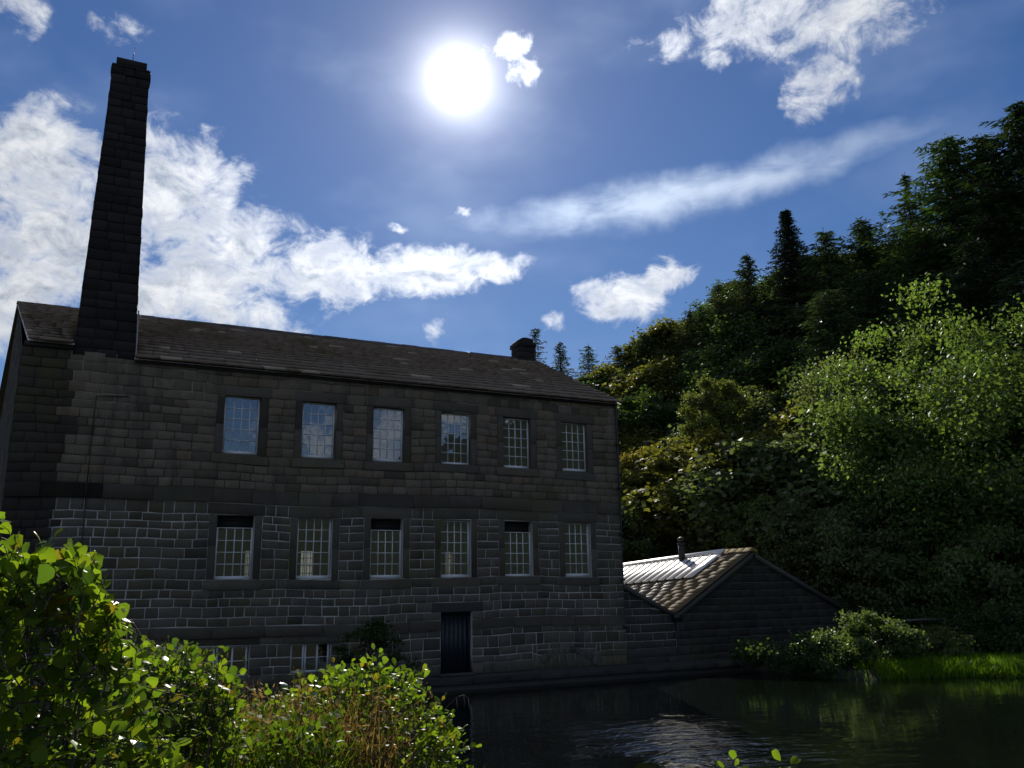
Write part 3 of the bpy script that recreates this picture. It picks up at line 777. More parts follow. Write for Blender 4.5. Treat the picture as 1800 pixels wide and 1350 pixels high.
b.add(V, F, [(2*n+2, k+1, k) for k in range(n)]+[(2*n+3, n+1+k, n+2+k) for k in range(n)], col=(.026, .022, .022)); b.build('rounded_top', SOOT, ch2)

# rainwater pipe on the right corner, lightning cable on the left
b = MB(); xx = S*XR-.10
b.tube([(xx, WY-.02, ZE-.1), (xx, WY-.13, ZE-.3), (xx, WY-.13, TER)], .055, 8)
for zz in (1.6, 3.3, 5.0, 6.7, 8.4): b.tube([(xx, WY-.13, zz), (xx, WY-.13, zz+.09)], .075, 8)
b.build('downpipe', IRON, MILL)
b = MB()
pts = [(0.60, 5.03), (0.2, 5.0), (-0.17, 4.98), (-0.185, 4.0), (-0.18, 2.75)]
b.tube([(S*u, WY-.06, mz(v)) for u, v in pts], .016, 6); b.tube([(S*-.18, WY-.10, mz(2.76)), (S*-.18, WY-.10, mz(2.30))], .016, 6)
b.tube([(S*-.178, WY-.06, mz(2.32)), (S*-.16, WY-.06, mz(1)), (S*-.14, WY-.06, mz(-.86)), (S*-.14, WY-.11, mz(-.95)), (S*-.14, WY-.11, mz(-2.3))], .016, 6); b.build('lightning_cable', IRON, MILL)

# ------------------------------------------------------------------ outbuilding right of the mill
OY = 28.0
OUT = thing('outbuilding', 'low stone outbuilding with pale sheeted roof and gable end right of the mill', 'outbuilding', (24.0, OY+4, TER))
PROF = [(18.11, mz(0)+.52*0-0+0.55), (20.65, 3.1-1.10), (24.66, 3.1+1.27), (29.32, 3.1-.96)]
PROF[0] = (18.11, 3.1+.16)
def prof(x):
    for (a, za), (b_, zb_) in zip(PROF[:-1], PROF[1:]):
        if a <= x <= b_: return za+(zb_-za)*(x-a)/(b_-a)
    return PROF[-1][1]
b = MB(); q = [(PROF[0][0], TER-.4)]+[(p[0], p[1]-.05) for p in PROF]+[(PROF[-1][0], TER-.4)]
V = [(x, OY, z) for x, z in q]
b.add([(18.11, OY, TER-.4), (20.65, OY, TER-.4), (20.65, OY, PROF[1][1]-.05), (18.11, OY, PROF[0][1]-.05), (24.66, OY, TER-.4), (24.66, OY, PROF[2][1]-.05), (29.32, OY, TER-.4), (29.32, OY, PROF[3][1]-.05)],
      [(0, 1, 2, 3), (1, 4, 5, 2), (4, 6, 7, 5)], col=(1, 1, 1))
b.add([(29.32, OY, TER-.4), (29.32, OY+11, TER-.4), (29.32, OY+11, PROF[3][1]-.05), (29.32, OY, PROF[3][1]-.05)], [(0, 1, 2, 3)])
owall = b.build('gable_wall', MORTAR, OUT, (24, OY, TER))
fo = lambda u, v, ww: (u, OY-ww, v)
lst = []; v = TER-.1
while v < 4.3:
    h = random.uniform(.25, .33); u = 18.13
    while u < 29.3:
        L = random.uniform(.4, .85); u1 = min(u+L, 29.3)
        if u < 20.65 < u1: u1 = 20.65
        if u < 24.66 < u1: u1 = 24.66
        tl, tr = min(v+h-.02, prof(u+.02)-.12), min(v+h-.02, prof(u1-.02)-.12)
        if max(tl, tr) > v+.1 and u1-u > .06:
            tl, tr = max(tl, v+.03), max(tr, v+.03)
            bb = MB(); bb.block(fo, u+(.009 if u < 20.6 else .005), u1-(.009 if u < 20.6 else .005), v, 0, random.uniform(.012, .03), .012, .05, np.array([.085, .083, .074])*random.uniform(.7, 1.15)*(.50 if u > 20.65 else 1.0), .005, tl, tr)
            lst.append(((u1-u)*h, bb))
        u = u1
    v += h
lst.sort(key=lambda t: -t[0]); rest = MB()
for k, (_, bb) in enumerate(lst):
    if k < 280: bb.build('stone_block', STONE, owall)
    else: rest.add(bb.v[0], bb.f4[0], col=bb.c[0])
if rest.n: tag(rest.build('smaller_stone_blocks', STONE, owall), kind='stuff')
# roof of the outbuilding: left slope of the gable (seen), right slope and the lean-to against the mill
OL = 11.0
def fo1(s_, y, ww):                              # s_ 0 ridge .. 1 valley, falling gently backwards
    x = 24.66+(20.65-24.66)*s_; z = PROF[2][1]+(PROF[1][1]-PROF[2][1])*s_+.10-.045*max(0, y-OY-1.0)
    n_ = np.array([PROF[1][1]-PROF[2][1], 0, 24.66-20.65]); n_ = np.array([-(PROF[2][1]-PROF[1][1]), 0, 4.01]); n_ = n_/np.linalg.norm(n_)
    return (x+n_[0]*ww, y, z+n_[2]*ww)
b = MB(); b.add([fo1(0, OY-.1, -.03), fo1(1, OY-.1, -.03), fo1(1, OY+OL, -.03), fo1(0, OY+OL, -.03)], [(0, 1, 2, 3)], col=(.15, .13, .11))
b.add([(24.66, OY-.1, PROF[2][1]+.07), (29.45, OY-.1, PROF[3][1]-.0), (29.45, OY+OL, PROF[3][1]-.4), (24.66, OY+OL, PROF[2][1]-.38)], [(0, 3, 2, 1)], col=(.12, .1, .09))
b.add([(18.11, OY-.1, PROF[0][1]+.02), (20.65, OY-.1, PROF[1][1]+.02), (20.65, OY+OL, PROF[1][1]-.45), (18.11, OY+OL, PROF[0][1]-.3)], [(0, 3, 2, 1)], col=(.1, .09, .08))
oroof = b.build('roof', SLATE2, OUT, (24.66, OY+4, 3))
YP0 = OY+1.62; SP = 0.45                          # sheeted part: behind the slates, upper half of the slope
ns = 17
for r in range(ns):
    s1 = 1-r/ns*1.0; s0 = s1-1/ns*1.55; s0 = max(s0, 0.0)
    y = OY-.14
    lim = OY+OL-.5 if s1 > SP+.04 else YP0+.02
    while y < lim:
        L = random.uniform(.6, 1.1); y1 = min(y+L, lim)
        if y1-y > .08:
            th = .03; bb = MB(); l_ = random.uniform(0, .002)
            V = [fo1(s1, y+.006, .040-th+l_), fo1(s1, y1-.006, .040-th+l_), fo1(s1, y1-.006, .040+l_), fo1(s1, y+.006, .040+l_), fo1(s0, y+.006, 0), fo1(s0, y1-.006, 0), fo1(s0, y1-.006, .008), fo1(s0, y+.006, .008)]
            bb.add(V, [(1, 0, 3, 2), (2, 3, 7, 6), (3, 0, 4, 7), (1, 2, 6, 5)], col=np.array([.12, .108, .090])*random.uniform(.85, 1.15))
            bb.build('roof_slate', WETSLATE if (y > YP0+.2 and s1 < .9) else SLATE2, oroof)
        y = y1
y = YP0
while y < OY+OL-.7:
    y1 = y+.62; bb = MB()
    V = [fo1(.0, y+.01, .09), fo1(SP, y+.01, .11), fo1(SP, y1-.01, .11), fo1(.0, y1-.01, .09), fo1(.0, y+.01, .05), fo1(SP, y+.01, .06), fo1(SP, y1-.01, .06), fo1(.0, y1-.01, .05)]
    bb.add(V, [(0, 1, 2, 3), (0, 4, 5, 1), (1, 5, 6, 2), (2, 6, 7, 3), (4, 0, 3, 7)]); bb.build('roof_sheet', PANEL, oroof)
    bb = MB(); V = [fo1(s_, yy, ww) for s_ in (0.0, SP+.01) for yy in (y1-.022, y1+.022) for ww in (.06, .125)]
    bb.add(V, [(0, 1, 5, 4), (1, 3, 7, 5), (3, 2, 6, 7), (4, 5, 7, 6), (0, 2, 3, 1)]); bb.build('roof_seam', IRON, oroof)
    y = y1
bb = MB(); V = [fo1(s_, yy, ww) for s_ in (-.012, .035) for yy in (YP0, OY+OL-.7) for ww in (.09, .17)]
bb.add(V, [(0, 1, 5, 4), (1, 3, 7, 5), (3, 2, 6, 7), (4, 5, 7, 6), (0, 2, 3, 1)]); bb.build('ridge_capping', PANEL, oroof)
y = OY-.16
while y < YP0-.05:
    y1 = min(y+random.uniform(.4, .6), YP0-.01); bb = MB()
    z = PROF[2][1]+.16
    bb.add([(24.43, y, z-.10), (24.43, y1-.01, z-.10), (24.66, y1-.01, z+.06), (24.66, y, z+.06), (24.89, y, z-.10), (24.89, y1-.01, z-.10), (24.66, y, z-.1)], [(0, 3, 2, 1), (3, 4, 5, 2)], [(0, 6, 3), (6, 4, 3)], col=(.17, .14, .05))
    bb.build('ridge_stone', SLATE2, oroof); y = y1
for (p, q_) in ((PROF[0], PROF[1]), (PROF[1], PROF[2]), (PROF[2], PROF[3])):   # pale copings on the verges
    bb = MB(); d = np.array([q_[0]-p[0], q_[1]-p[1]]); nn = np.array([-d[1], d[0]])/np.linalg.norm(d); up_ = nn if nn[1] > 0 else -nn
    V = []
    for yy in (OY-.16, OY-.03):
        for (c_, k_) in ((p, -.15), (q_, -.15), (q_, .012), (p, .012)): V.append((c_[0]+up_[0]*k_, yy, c_[1]+up_[1]*k_))
    bb.add(V, [(0, 1, 2, 3), (3, 2, 6, 7), (0, 4, 5, 1), (1, 5, 6, 2), (0, 3, 7, 4)], col=(.10, .10, .095)); bb.build('verge_board', STONE, OUT)
# flue with cowl
fy = 32.3; fb = np.array(fo1(.07, fy, 0)); bb = MB()
bb.tube([fb+(0, 0, -.1), fb+(0, 0, .78)], .15, 12); flue = bb.build('flue', STEEL, OUT)
bb = MB(); bb.tube([fb+(0, 0, .76), fb+(0, 0, .82)], .18, 12); bb.tube([fb+(0, 0, .82), fb+(0, 0, .90)], .09, 10)
bb.tube([fb+(0, 0, .88), fb+(0, 0, .94), fb+(0, 0, 1.04), fb+(0, 0, 1.11)], [.09, .16, .15, .05], 12); bb.build('cowl', STEEL, flue)
bb = MB(); xx = 20.62
bb.tube([(xx, OY-.02, 1.95), (xx, OY-.14, 1.8), (xx, OY-.14, TER)], .06, 8); bb.box(xx-.17, xx+.17, OY-.26, OY-.04, 1.80, 2.02); bb.build('downpipe', IRON, OUT)

# ------------------------------------------------------------------ vegetation helpers
def unit(v): return v/(np.linalg.norm(v, axis=-1, keepdims=True)+1e-9)
def leaf_quads(P, N, L, W, fold=0.0):
    """diamond leaves at P facing N; returns (n*4, 3) vertices and quads"""
    n = len(P); a = unit(rng.normal(size=(n, 3))); T = unit(np.cross(N, a)); B = np.cross(N, T)
    L = np.broadcast_to(np.asarray(L, float), (n,))[:, None]; W = np.broadcast_to(np.asarray(W, float), (n,))[:, None]
    V = np.stack([P-T*L*.5, P+B*W*.5-T*L*.06+N*L*fold, P+T*L*.5, P-B*W*.5-T*L*.06+N*L*fold], 1)
    return V.reshape(-1, 3), np.arange(n*4).reshape(n, 4)
def leaf_mesh(name, P, N, L, W, col, mat, fold=0.12):
    V, F = leaf_quads(P, N, L, W, fold)
    return mesh_np(name, V, [F], np.repeat(col, 4, 0), [mat])
def crown_points(n_cl, per, a, c, lobes=5, fill=0.55, flat=0.62, clr=(0.10, 0.19), seed=0, taper=0.0):
    """leaf positions for a crown of half-width a and half-height c centred on 0: clumps held out on limbs, gaps between"""
    g = np.random.default_rng(seed)
    lob = unit(g.normal(size=(lobes, 3))+[0, 0, .2]); la = g.uniform(.12, .34, lobes)
    d = unit(g.normal(size=(n_cl, 3))); r = fill+(1-fill)*g.random(n_cl)**.6
    k = 0.78+(np.maximum(0, d@lob.T)**3*la).sum(1)
    cz = d[:, 2]*r*k
    wd = 1-taper*np.clip(cz, -1, 1)
    cen = np.stack([d[:, 0]*r*k*a*wd, d[:, 1]*r*k*a*wd, cz*c], 1)
    cr = g.uniform(*clr, n_cl)*(a+c)
    idx_ = np.repeat(np.arange(n_cl), per)
    o = np.clip(g.normal(size=(len(idx_), 3))*.50, -1.5, 1.5)
    o[:, 2] = o[:, 2]*flat+0.10
    P = cen[idx_]+o*cr[idx_][:, None]
    N = unit(o*.4+[0, 0, .40]+g.normal(size=P.shape)*.7)
    tone = (0.78+.44*g.random(n_cl))[idx_]*(0.75+.5*g.random(len(idx_)))
    return P, N, tone, cen
def limbs(b, base, top, cens, r0, n=9, lean=0.0):
    """trunk and limbs reaching into the crown"""
    base = np.asarray(base, float); top = np.asarray(top, float)
    pts = [base+(top-base)*t+np.array([math.sin(t*5+lean), math.cos(t*4+lean), 0])*r0*1.2*t for t in np.linspace(0, 1, 7)]
    b.tube(pts, [r0*(1-.82*t)+.01 for t in np.linspace(0, 1, 7)], 7)
    for k in random.sample(range(len(cens)), min(n, len(cens))):
        t = random.uniform(.25, .8); s = base+(top-base)*t; e = cens[k]
        mid = s+(e-s)*.5+np.array([0, 0, -.08*np.linalg.norm(e-s)])
        b.tube([s, mid, e], [r0*(1-.75*t)*.5+.012, r0*.22+.01, .012], 5, cap=False)
GREEN = dict(syc=(.078, .112, .040), dark=(.044, .074, .024), olive=(.082, .086, .022), grey=(.078, .100, .045), yellow=(.14, .112, .018), birch=(.078, .095, .028), lime=(.080, .124, .034))
TREEID = [0]
def broadleaf(name, label, x, top_y, dist, half_w, bot_y, tone, n_cl=90, per=260, leaf=.22, group=None, fill=.5, taper=.15, lobes=6, clr=(.10, .17), cat='tree', mix=None):
    TREEID[0] += 1; sd = TREEID[0]*31
    T = at(x, top_y, dist); B = at(x, bot_y, dist); g0 = gz(T[0], T[1])
    c = (T[2]-B[2])/2; a = half_w*dist/1500*1.05
    ctr = np.array([T[0], T[1], (T[2]+B[2])/2])
    P, N, tn, cen = crown_points(n_cl, per, a, c, lobes, fill, .62, clr, sd, taper)
    col = np.array(GREEN[tone])*tn[:, None]
    if mix is not None:
        w_ = np.clip((P[:, 2]/c*.5+.5)*1.3-.3+rng.normal(size=len(P))*.15, 0, 1)[:, None]; col = col*(1-w_)+np.array(GREEN[mix])*tn[:, None]*w_
    base = np.array([T[0], T[1], g0-.2])
    o = thing(name, label, cat, base, group)
    sz = leaf*(.7+.6*rng.random(len(P)))
    me = leaf_mesh('crown', P, N, sz, sz*.72, col, LEAF)
    link('crown', me, o, ctr)
    b = MB(); limbs(b, base, ctr+[0, 0, c*.55], cen+ctr, max(.06, .018*(T[2]-g0)), 10); b.build('trunk', BARK, o, base)
    return o
def conifer_geo(H, Rb, seed, dens=1.0, droop=.25, start=.06, power=.85, step=.42, irr=.3, leafk=1.0):
    g = np.random.default_rng(seed); P = []; Dv = []; Ls = []; br = []
    z = H*start
    while z < H*.985:
        f = 1-z/H; Lb = Rb*(f**power)*1.0+.12
        nb = max(3, int((5.5 if f > .3 else 4.5)*dens+g.random()))
        ph = g.random()*6.28
        for k in range(nb):
            an = ph+6.283*k/nb+g.normal()*.25; L = Lb*(1+irr*g.normal()*.8); L = max(.15, L)
            if g.random() < .06: continue
            d = np.array([math.cos(an), math.sin(an), 0]); n = max(3, int(L/.22))
            t = (np.arange(n)+.5)/n
            dr = droop*(.6+.8*g.random())
            pts = np.outer(t*L, d)+np.array([0, 0, z])+np.outer(-dr*L*t+.28*dr*L*t**3*2.2, [0, 0, 1])
            br.append(np.vstack([[0, 0, z], pts[n//2], pts[-1]]))
            for s_ in range(3):
                m_ = len(t); w_ = (1-.75*t)*L*.30+.05
                side = np.array([-d[1], d[0], 0])
                off = g.normal(size=(m_, 1))*w_[:, None]*.55
                P.append(pts+off*side+g.normal(size=(m_, 3))*.04+np.array([0, 0, -.03])*s_)
                dv = d*.8+np.sign(off)*side*.75+np.array([0, 0, -.25])+g.normal(size=(m_, 3))*.28
                Dv.append(dv); Ls.append((.34+.2*g.random(m_))*leafk*(1.0-.35*t*0))
        z += step*(.75+.5*g.random())*(.55+.45*f)
    top = np.array([[0, 0, H*(1-.012*k)] for k in range(9)]); P.append(top); Dv.append(g.normal(size=(9, 3))*.5+[0, 0, .7]); Ls.append(np.full(9, .32))
    P = np.concatenate(P); Dv = unit(np.concatenate(Dv)); Ls = np.concatenate(Ls)
    side = unit(np.cross(Dv, unit(g.normal(size=P.shape)*.6+[0, 0, 1]))); wd = Ls*.24
    V = np.stack([P-Dv*(Ls*.3)[:, None], P+side*wd[:, None]*.5, P+Dv*(Ls*.7)[:, None], P-side*wd[:, None]*.5], 1).reshape(-1, 3)
    return V, np.arange(len(P)*4).reshape(-1, 4), P, br
def conifer(name, label, x, top_y, dist, half_w, base_y, col=(.020, .034, .012), group=None, **kw):
    TREEID[0] += 1
    T = at(x, top_y, dist); g0 = gz(T[0], T[1])
    if base_y is not None: g0 = min(g0, at(x, base_y, dist)[2])
    H = T[2]-g0; Rb = half_w*dist/1500
    V, F, P, br = conifer_geo(H, Rb, TREEID[0]*17, **kw)
    base = np.array([T[0], T[1], g0])
    cols = np.repeat(np.array(col)*(.65+.7*rng.random(len(P)))[:, None], 4, 0)
    o = thing(name, label, 'tree', base, group)
    link('crown', mesh_np('crown', V, [F], cols, [NEEDLE]), o, base)
    b = MB(); b.tube([(0, 0, -.3), (0, 0, H*.5), (0, 0, H*.98)], [H*.014+.05, H*.008+.03, .02], 7)
    for q in br: b.tube(q, [.03, .02, .008], 3, cap=False)
    b2 = b.build('trunk', BARK, o, (0, 0, 0)); b2.location = (0, 0, 0)
    return o

# ------------------------------------------------------------------ woodland on the hillside: many alike trees, four crown shapes
PROTO = []
for k, (tone, n_cl, per, c) in enumerate((('syc', 120, 260, 1.05), ('dark', 125, 250, 1.25), ('olive', 120, 260, 1.0), ('birch', 110, 260, 1.35), ('grey', 120, 260, 1.1))):
    P, N, tn, cen = crown_points(n_cl, per, 3.0, 3.0*c, 7, .42, .8, (.055, .15), 900+k, .2)
    P2 = P.copy(); P2[:, 2] += 3.0*c+2.4
    sz = .23*(.7+.6*rng.random(len(P)))
    me = leaf_mesh('crown', P2, N, sz, sz*.72, np.array(GREEN[tone])*tn[:, None], LEAF)
    b = MB(); cc = cen.copy(); cc[:, 2] += 3.0*c+2.4; limbs(b, (0, 0, -.5), (0, 0, 3.0*c+3.4), cc, .17, 8)
    tm = mesh_np('trunk', np.concatenate(b.v), [np.concatenate(b.f4)]+([np.concatenate(b.f3)] if b.f3 else []), np.concatenate(b.c), [BARK])
    PROTO.append((me, tm, 6.0*c+2.4))
wood_n = 0
for ring in range(12):
    r = 51+ring*4.0
    for azd in np.arange(26.5, 66, 330/r*.80):
        a_ = R(azd+rng.normal()*.9); rr = r+rng.normal()*1.3
        x, y = rr*math.sin(a_), rr*math.cos(a_); s = x*.966+y*.259
        g0 = gz(x, y)
        if s < (42.5 if y < 62 else 38.5): continue
        k = rng.choice(5, p=[.26, .22, .22, .14, .16])
        if azd < 38 and ring > 3: k = rng.choice([2, 1, 3], p=[.6, .25, .15])
        if azd > 40 and ring > 5: k = rng.choice([1, 4], p=[.8, .2])
        lim = np.interp(azd, [26, 31, 35, 40, 45, 50, 58, 66], [12.8, 14.0, 16.6, 19.3, 20.2, 20.0, 20.5, 21.5])   # keep below the conifers on the skyline
        if azd < 34.5 and rr < 66: continue
        if azd < 46 and rr < 62: lim = min(lim, 11.0)
        hmax = CAM_Z+math.tan(R(lim))*rr-g0
        h = min(rng.uniform(6.5, 11.5), hmax)
        if h < 3.2: continue
        sc = h/PROTO[k][2]; sx = sc*rng.uniform(1.15, 1.65)
        tn_ = ('leafy mid green', 'dark green', 'olive brown', 'pale narrow', 'greyish green')[k]; wh = 'lower slope behind the outbuilding' if g0 < 7 else ('middle of the slope' if g0 < 16 else 'upper slope below the skyline conifers')
        o = thing('woodland_tree', '%s tree in the hillside wood, %s' % (tn_, wh), 'tree', (x, y, g0), '%s woodland trees, %s' % (tn_, wh))
        rz = rng.uniform(0, 6.28)
        for nm, me in (('crown', PROTO[k][0]), ('trunk', PROTO[k][1])):
            link(nm, me, o, (x, y, g0), (0, 0, rz), (sx, sx, sc))
        wood_n += 1
# undergrowth that hides the slope between the trunks
n = 130000
a_ = np.radians(rng.uniform(25, 68, n)); r = np.sqrt(rng.uniform(33**2, 96**2, n)); x = r*np.sin(a_); y = r*np.cos(a_); s = x*.966+y*.259
ok = (s > 35.5) & ((x > 31.0) | (y > 42)); x, y = x[ok], y[ok]; s = s[ok]
P = np.stack([x, y, height(x, y)+rng.random(len(x))**1.3*3.0*np.clip((s-36)/8, .12, 1)], 1)
N = unit(rng.normal(size=P.shape)*.7+[0, 0, .7]); sz = .24*(.6+.8*rng.random(len(P)))
me = leaf_mesh('undergrowth', P, N, sz, sz*.6, np.array([.036, .060, .024])*(.5+rng.random((len(P), 1))), LEAF)
tag(link('undergrowth', me), 'dark green undergrowth of bramble and fern covering the wooded slope', None, None, 'stuff')

# ------------------------------------------------------------------ trees one can pick out
SKY = 'conifers on the skyline of the hill'
conifer('spruce', 'thin sparse conifer showing right behind the short roof chimney', 940, 574, 88, 38, 700, (.022, .034, .016), SKY, dens=1.0, step=.5, droop=.1, power=.45)
conifer('spruce', 'small pointed conifer just right of the short roof chimney', 984, 598, 90, 48, 700, (.026, .036, .018), SKY, dens=1.1, step=.42, droop=.15, power=.6)
conifer('spruce', 'small conifer on the skyline left of the bushy skyline larch', 1034, 606, 92, 58, 700, (.024, .036, .016), SKY, dens=1.1, step=.42, droop=.15, power=.55)
conifer('larch', 'bushy low larch on the skyline above the mill roof end', 1132, 584, 84, 62, 800, (.026, .038, .015), SKY, dens=1.2, step=.36, droop=.1, power=.5)
conifer('larch', 'shorter spiky larch left of the darkest narrow spruce', 1312, 446, 76, 96, 640, (.024, .034, .013), SKY, irr=.4, leafk=1.3, dens=1.1, step=.46, droop=.15, power=.7)
conifer('spruce', 'tall narrow nearly black spruce on the middle of the skyline', 1380, 364, 74, 92, 640, (.009, .014, .009), SKY, dens=1.8, step=.25, droop=.22, power=.8, irr=.3)
conifer('larch', 'ragged larch right beside the black spruce', 1447, 402, 72, 120, 760, (.020, .034, .012), SKY, dens=1.2, step=.42, droop=.2, power=.55, irr=.45, leafk=1.3)
conifer('larch', 'ragged larch left of the open branched one', 1515, 382, 71, 120, 760, (.020, .034, .012), SKY, dens=1.2, step=.42, droop=.2, power=.55, irr=.45, leafk=1.3)
conifer('larch', 'open branched larch standing clear against the sky left of the tallest trees', 1590, 304, 72, 112, 760, (.022, .036, .012), SKY, dens=1.0, step=.55, droop=.2, power=.7, irr=.45, leafk=1.4)
conifer('larch', 'large dense larch third from the right on the skyline', 1660, 236, 69, 150, 760, (.022, .042, .012), SKY, dens=1.3, step=.42, droop=.2, power=.55, irr=.45, leafk=1.4)
conifer('larch', 'dense larch second from the right on the skyline', 1725, 236, 67, 140, 760, (.020, .038, .012), SKY, dens=1.3, step=.42, droop=.2, power=.55, irr=.45, leafk=1.4)
conifer('larch', 'tallest dark larch at the right edge of the photograph', 1786, 176, 65, 170, 760, (.018, .032, .012), SKY, dens=1.3, step=.42, droop=.22, power=.6, irr=.45, leafk=1.4)
conifer('larch', 'low larch on the skyline left of the shorter spiky larch', 1262, 496, 78, 80, 700, (.022, .034, .013), SKY, dens=1.2, step=.42, droop=.15, power=.65, irr=.4)
conifer('larch', 'lowest larch on the rise of the hill above the birches', 1212, 542, 80, 70, 720, (.026, .038, .014), SKY, dens=1.2, step=.42, droop=.15, power=.6, irr=.4)
conifer('larch', 'feathery little larch between the bushy larch and the mill roof', 1085, 606, 88, 56, 720, (.028, .038, .016), SKY, dens=1.1, step=.42, droop=.1, power=.55, irr=.4)
conifer('larch', 'shadowed larch below the skyline right of the black spruce', 1530, 470, 64, 120, 860, (.020, .034, .012), None, dens=1.4, step=.34, droop=.25, power=.5)
conifer('larch', 'shadowed larch below the tall dark trees at the right edge', 1700, 420, 60, 130, 860, (.014, .026, .010), None, dens=1.4, step=.34, droop=.25, power=.5)

conifer('larch', 'dark larch filling the slope below the broad flat topped larch', 1455, 505, 62, 110, 900, (.022, .036, .013), None, dens=1.4, step=.34, droop=.25, power=.45)
conifer('larch', 'dark larch high on the slope between the two largest skyline larches', 1745, 330, 64, 110, 860, (.018, .030, .011), None, dens=1.4, step=.34, droop=.22, power=.5)
conifer('larch', 'dark larch below the open branched skyline larch', 1620, 400, 67, 110, 860, (.020, .036, .012), None, dens=1.4, step=.34, droop=.22, power=.5)
conifer('larch', 'shaded larch low on the slope above the right hand sycamores', 1600, 520, 58, 120, 900, (.022, .034, .013), None, dens=1.4, step=.34, droop=.25, power=.5)
conifer('larch', 'shaded larch above the big bright tree at the right edge', 1790, 470, 57, 120, 900, (.018, .030, .012), None, dens=1.4, step=.34, droop=.25, power=.5)
broadleaf('sycamore', 'big bright green tree filling the right edge above the pond bank', 1805, 578, 46, 165, 1060, 'lime', 150, 330, .19, lobes=10)
broadleaf('sycamore', 'wide mid green sycamore behind the grassy point on the right bank', 1600, 668, 49, 140, 1090, 'syc', 140, 330, .20, mix='lime', lobes=10)
broadleaf('sycamore', 'pale grey green sycamore standing over the outbuilding gable', 1465, 650, 54, 105, 1020, 'grey', 120, 280, .20, lobes=9)
broadleaf('sycamore', 'green sycamore between the two big trees of the right bank', 1700, 672, 51, 90, 980, 'grey', 90, 260, .20, lobes=9)
broadleaf('tree', 'small grey green tree at the foot of the big sycamores', 1515, 905, 44, 80, 1100, 'grey', 70, 210, .17, lobes=8)
broadleaf('tree', 'dark leafy tree in the shade under the big bright tree', 1730, 930, 43, 95, 1110, 'syc', 80, 220, .17, lobes=8)
broadleaf('tree', 'shaded leafy tree left of the darkest shade under the sycamores', 1625, 945, 45, 70, 1110, 'syc', 60, 200, .17, lobes=8)
broadleaf('sapling', 'slender lit sapling rising above the crown of the right hand trees', 1610, 585, 51, 34, 700, 'lime', 22, 120, .18, taper=.5)
broadleaf('tree', 'young light green tree with a pointed top behind the outbuilding ridge', 1335, 865, 47, 46, 985, 'syc', 40, 170, .17, taper=.6)
broadleaf('tree', 'low bush of pale leaves right behind the outbuilding gable', 1420, 880, 45, 62, 1060, 'grey', 60, 190, .17)
broadleaf('maple', 'small maple turning yellow beside the right corner of the mill', 1118, 780, 61, 44, 960, 'syc', 50, 190, .18, mix='yellow', taper=.3)
broadleaf('tree', 'small yellowing tree halfway up the slope right of the mill', 1245, 768, 54, 50, 900, 'syc', 45, 170, .19, mix='yellow')
broadleaf('birch', 'narrow pale birch on the slope, the left of two', 1232, 668, 57, 40, 800, 'birch', 50, 170, .17, group=None, taper=.3)
broadleaf('birch', 'narrow pale birch on the slope, the right of two', 1275, 662, 58, 36, 800, 'birch', 45, 170, .17, taper=.3)
broadleaf('tree', 'small rounded tree on the slope below the black spruce', 1385, 790, 52, 60, 930, 'dark', 50, 190, .18)

# ------------------------------------------------------------------ shrubs and grass on the far bank
broadleaf('shrub', 'dark self sown shrub growing against the mill wall left of the door', 650, 1078, 27.6, 52, 1190, 'dark', 30, 90, .10, cat='shrub', taper=.35)
broadleaf('shrub', 'pale leaved shrub at the water edge by the right end of the outbuilding', 1530, 1080, 34.2, 66, 1178, 'syc', 60, 170, .12, cat='shrub')
broadleaf('shrub', 'low shrub with reddish tips between the grassy point and the pale shrub', 1645, 1104, 36.5, 60, 1160, 'syc', 45, 160, .11, cat='shrub', mix='olive')
broadleaf('shrub', 'dark bramble in front of the outbuilding gable above the water', 1420, 1118, 33.6, 100, 1192, 'dark', 50, 170, .12, cat='shrub')
broadleaf('shrub', 'dark low bush under the big trees at the right edge of the bank', 1770, 1060, 40, 110, 1165, 'dark', 60, 170, .13, cat='shrub')
broadleaf('shrub', 'dark bush in the shade behind the reddish shrub', 1640, 1010, 44, 90, 1130, 'dark', 50, 170, .15, cat='shrub')

def blades(n, xy, hmin, hmax, wid, cols, bend=.35, sway=(0, 0)):
    """curved grass blades: two quads each"""
    x, y = xy; base = np.stack([x, y, height(x, y)-.03], 1)
    h = rng.uniform(hmin, hmax, n); an = rng.uniform(0, 6.28, n); d = np.stack([np.cos(an), np.sin(an), np.zeros(n)], 1)+np.array([sway[0], sway[1], 0])
    an2 = rng.uniform(0, 6.28, n); s_ = np.stack([np.cos(an2), np.sin(an2), np.zeros(n)], 1)*wid/2*rng.uniform(.6, 1.4, (n, 1))
    b_ = (bend*rng.random(n))[:, None]*h[:, None]
    m_ = base+d*b_*.35+np.array([0, 0, 1])*h[:, None]*.55
    t_ = base+d*b_*1.25+np.array([0, 0, 1])*(h[:, None]-b_*.45)
    V = np.stack([base-s_, base+s_, m_+s_*.8, m_-s_*.8, t_+s_*.12, t_-s_*.12], 1).reshape(-1, 3)
    i = np.arange(n)[:, None]*6
    F = np.concatenate([i+[0, 1, 2, 3], i+[3, 2, 4, 5]])
    return V, F, np.repeat(cols, 6, 0), t_
def in_poly(x, y, poly):
    ins = np.zeros(x.shape, bool)
    for i in range(len(poly)):
        a, b_ = poly[i], poly[(i+1) % len(poly)]
        c = ((a[1] <= y) & (b_[1] > y)) | ((b_[1] <= y) & (a[1] > y))
        ins ^= c & (x < a[0]+(y-a[1])/(b_[1]-a[1]+1e-12)*(b_[0]-a[0]))
    return ins
x = rng.uniform(22.5, 36, 90000); y = rng.uniform(15, 27, 90000); d = pond_sd(x, y)
ok = (d > -.15) & (d < 1.0+2.4*np.clip((x-23.5)/4, 0, 1)) & (y < 25)
